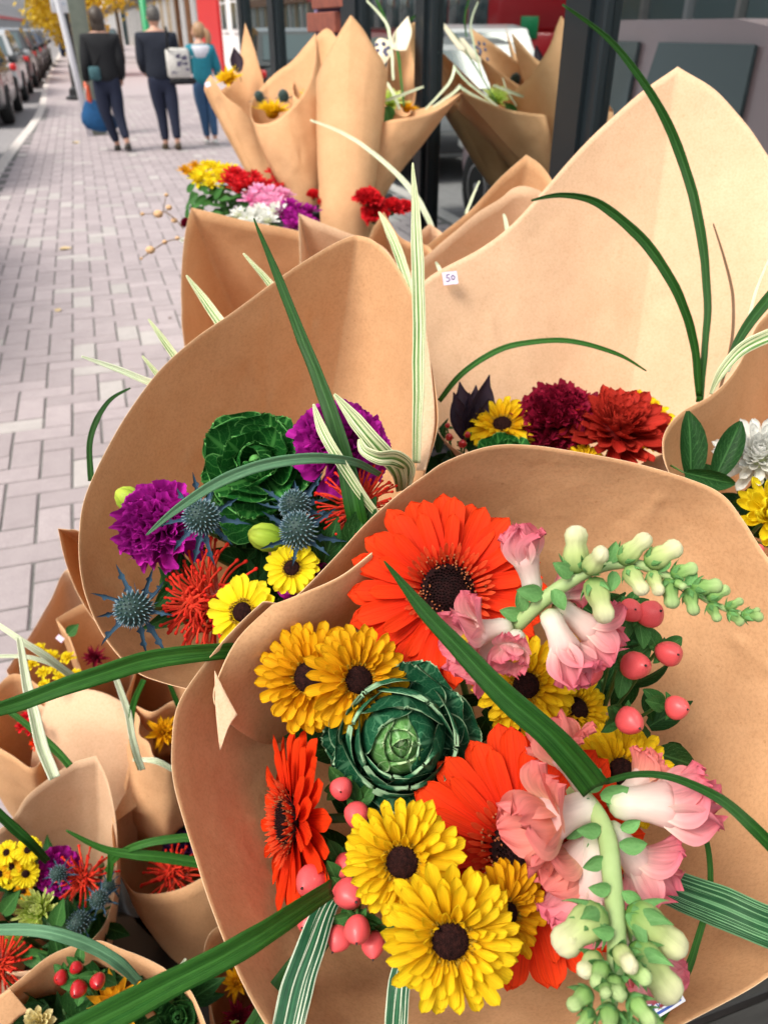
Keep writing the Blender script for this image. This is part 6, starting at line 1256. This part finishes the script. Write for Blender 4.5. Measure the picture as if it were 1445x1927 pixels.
B_('green blade crossing right from the tall pale cone, upper end at the left',[(125,1563,.82),(200,1600,.83),(290,1612,.84),(385,1625,.86)],[3,13,19,19],M_GRM,0)
B_('green blade arching over to the front cone\'s edge',[(198,1640,.86),(230,1605,.84),(285,1585,.83),(370,1575,.84)],[6,12,15,15],M_GRM,0)
B_('short dark tuft blade between the low cones',[(205,1660,.86),(208,1630,.85),(208,1598,.85)],[8,12,10],M_GRM,0)
B_('green blade at the left edge above the small daisies',[(-30,1505,.80),(25,1558,.81),(60,1590,.82),(90,1622,.85)],[14,18,16,12],M_GR,0)
B_('grey blade with a white edge arching over the bottom left cone',[(-40,1752,.66),(40,1750,.66),(110,1760,.66),(175,1783,.67),(225,1815,.68),(262,1850,.70)],[16,20,22,22,21,16],M_GRG,10,.2)
B_('tiny cream tip poking up from the dark gap',[(350,1805,.75),(344,1818,.76),(338,1832,.77)],[3,10,12],M_GRP,0)
B_('thin pale blade arching across the tallest upper cone',[(584,225,1.60),(650,252,1.58),(715,298,1.56),(770,352,1.55),(800,400,1.55),(820,445,1.56)],[3,6,8,10,10,8],M_GRP,0)
B_('cream striped blade rising left of the upright one',[(713,398,1.0),(735,440,.98),(755,490,.96),(775,560,.95)],[3,16,18,16],M_GRV,0)
B_('small cream tip over the wavy topped cone',[(948,402,1.10),(952,415,1.10),(956,440,1.10)],[3,7,9],M_GRP,0)
B_('small cream tip beside the price sticker',[(820,492,1.05),(826,503,1.05),(834,520,1.04)],[3,7,9],M_GRP,0)
B_('thin pale blade in front of the window reflections',[(902,340,1.5),(888,372,1.5),(876,402,1.5)],[2,5,5],M_GRP,0)
for i,pts in enumerate([[(690,0,2.1),(725,40,2.1),(735,80,2.1),(740,150,2.1)],[(760,200,2.05),(752,120,2.1),(748,60,2.15),(795,20,2.2)],[(797,162,2.0),(755,178,2.0),(725,188,2.0)],[(800,205,2.0),(848,150,2.02),(855,100,2.05),(835,70,2.1)],[(815,200,2.0),(862,165,2.02),(885,120,2.05)],[(725,150,2.05),(740,175,2.03),(752,205,2.0)],[(700,-20,2.1),(722,30,2.12),(734,70,2.12)]]):
    B_(['pale wisp arching above the gift cards','green blade rising behind the gift cards','pale blade lying level in the fanned cone','pale blade curving up beside the window post','shorter pale blade leaning towards the glass','pale blade end dipping into the fanned cone','green blade entering from the top above the gift cards'][i],pts,[3,5,6,4],M_GRP if i not in(1,6) else M_GRM,0)
B_('dark blade rising at the right edge bouquet',[(1358,712,.66),(1385,650,.66),(1415,600,.66),(1460,545,.66)],[6,14,20,22],M_GR,0)
B_('cream striped blade curling over the right edge paper',[(1338,742,.65),(1358,700,.64),(1395,658,.635),(1445,632,.63),(1500,615,.63)],[5,16,24,26,24],M_GRV,10)
B_('very thin blade between the two at the right edge',[(1370,700,.67),(1405,610,.67),(1425,540,.68),(1450,480,.69)],[4,5,4,2],M_GRP,0)
bpy.context.view_layer.update()
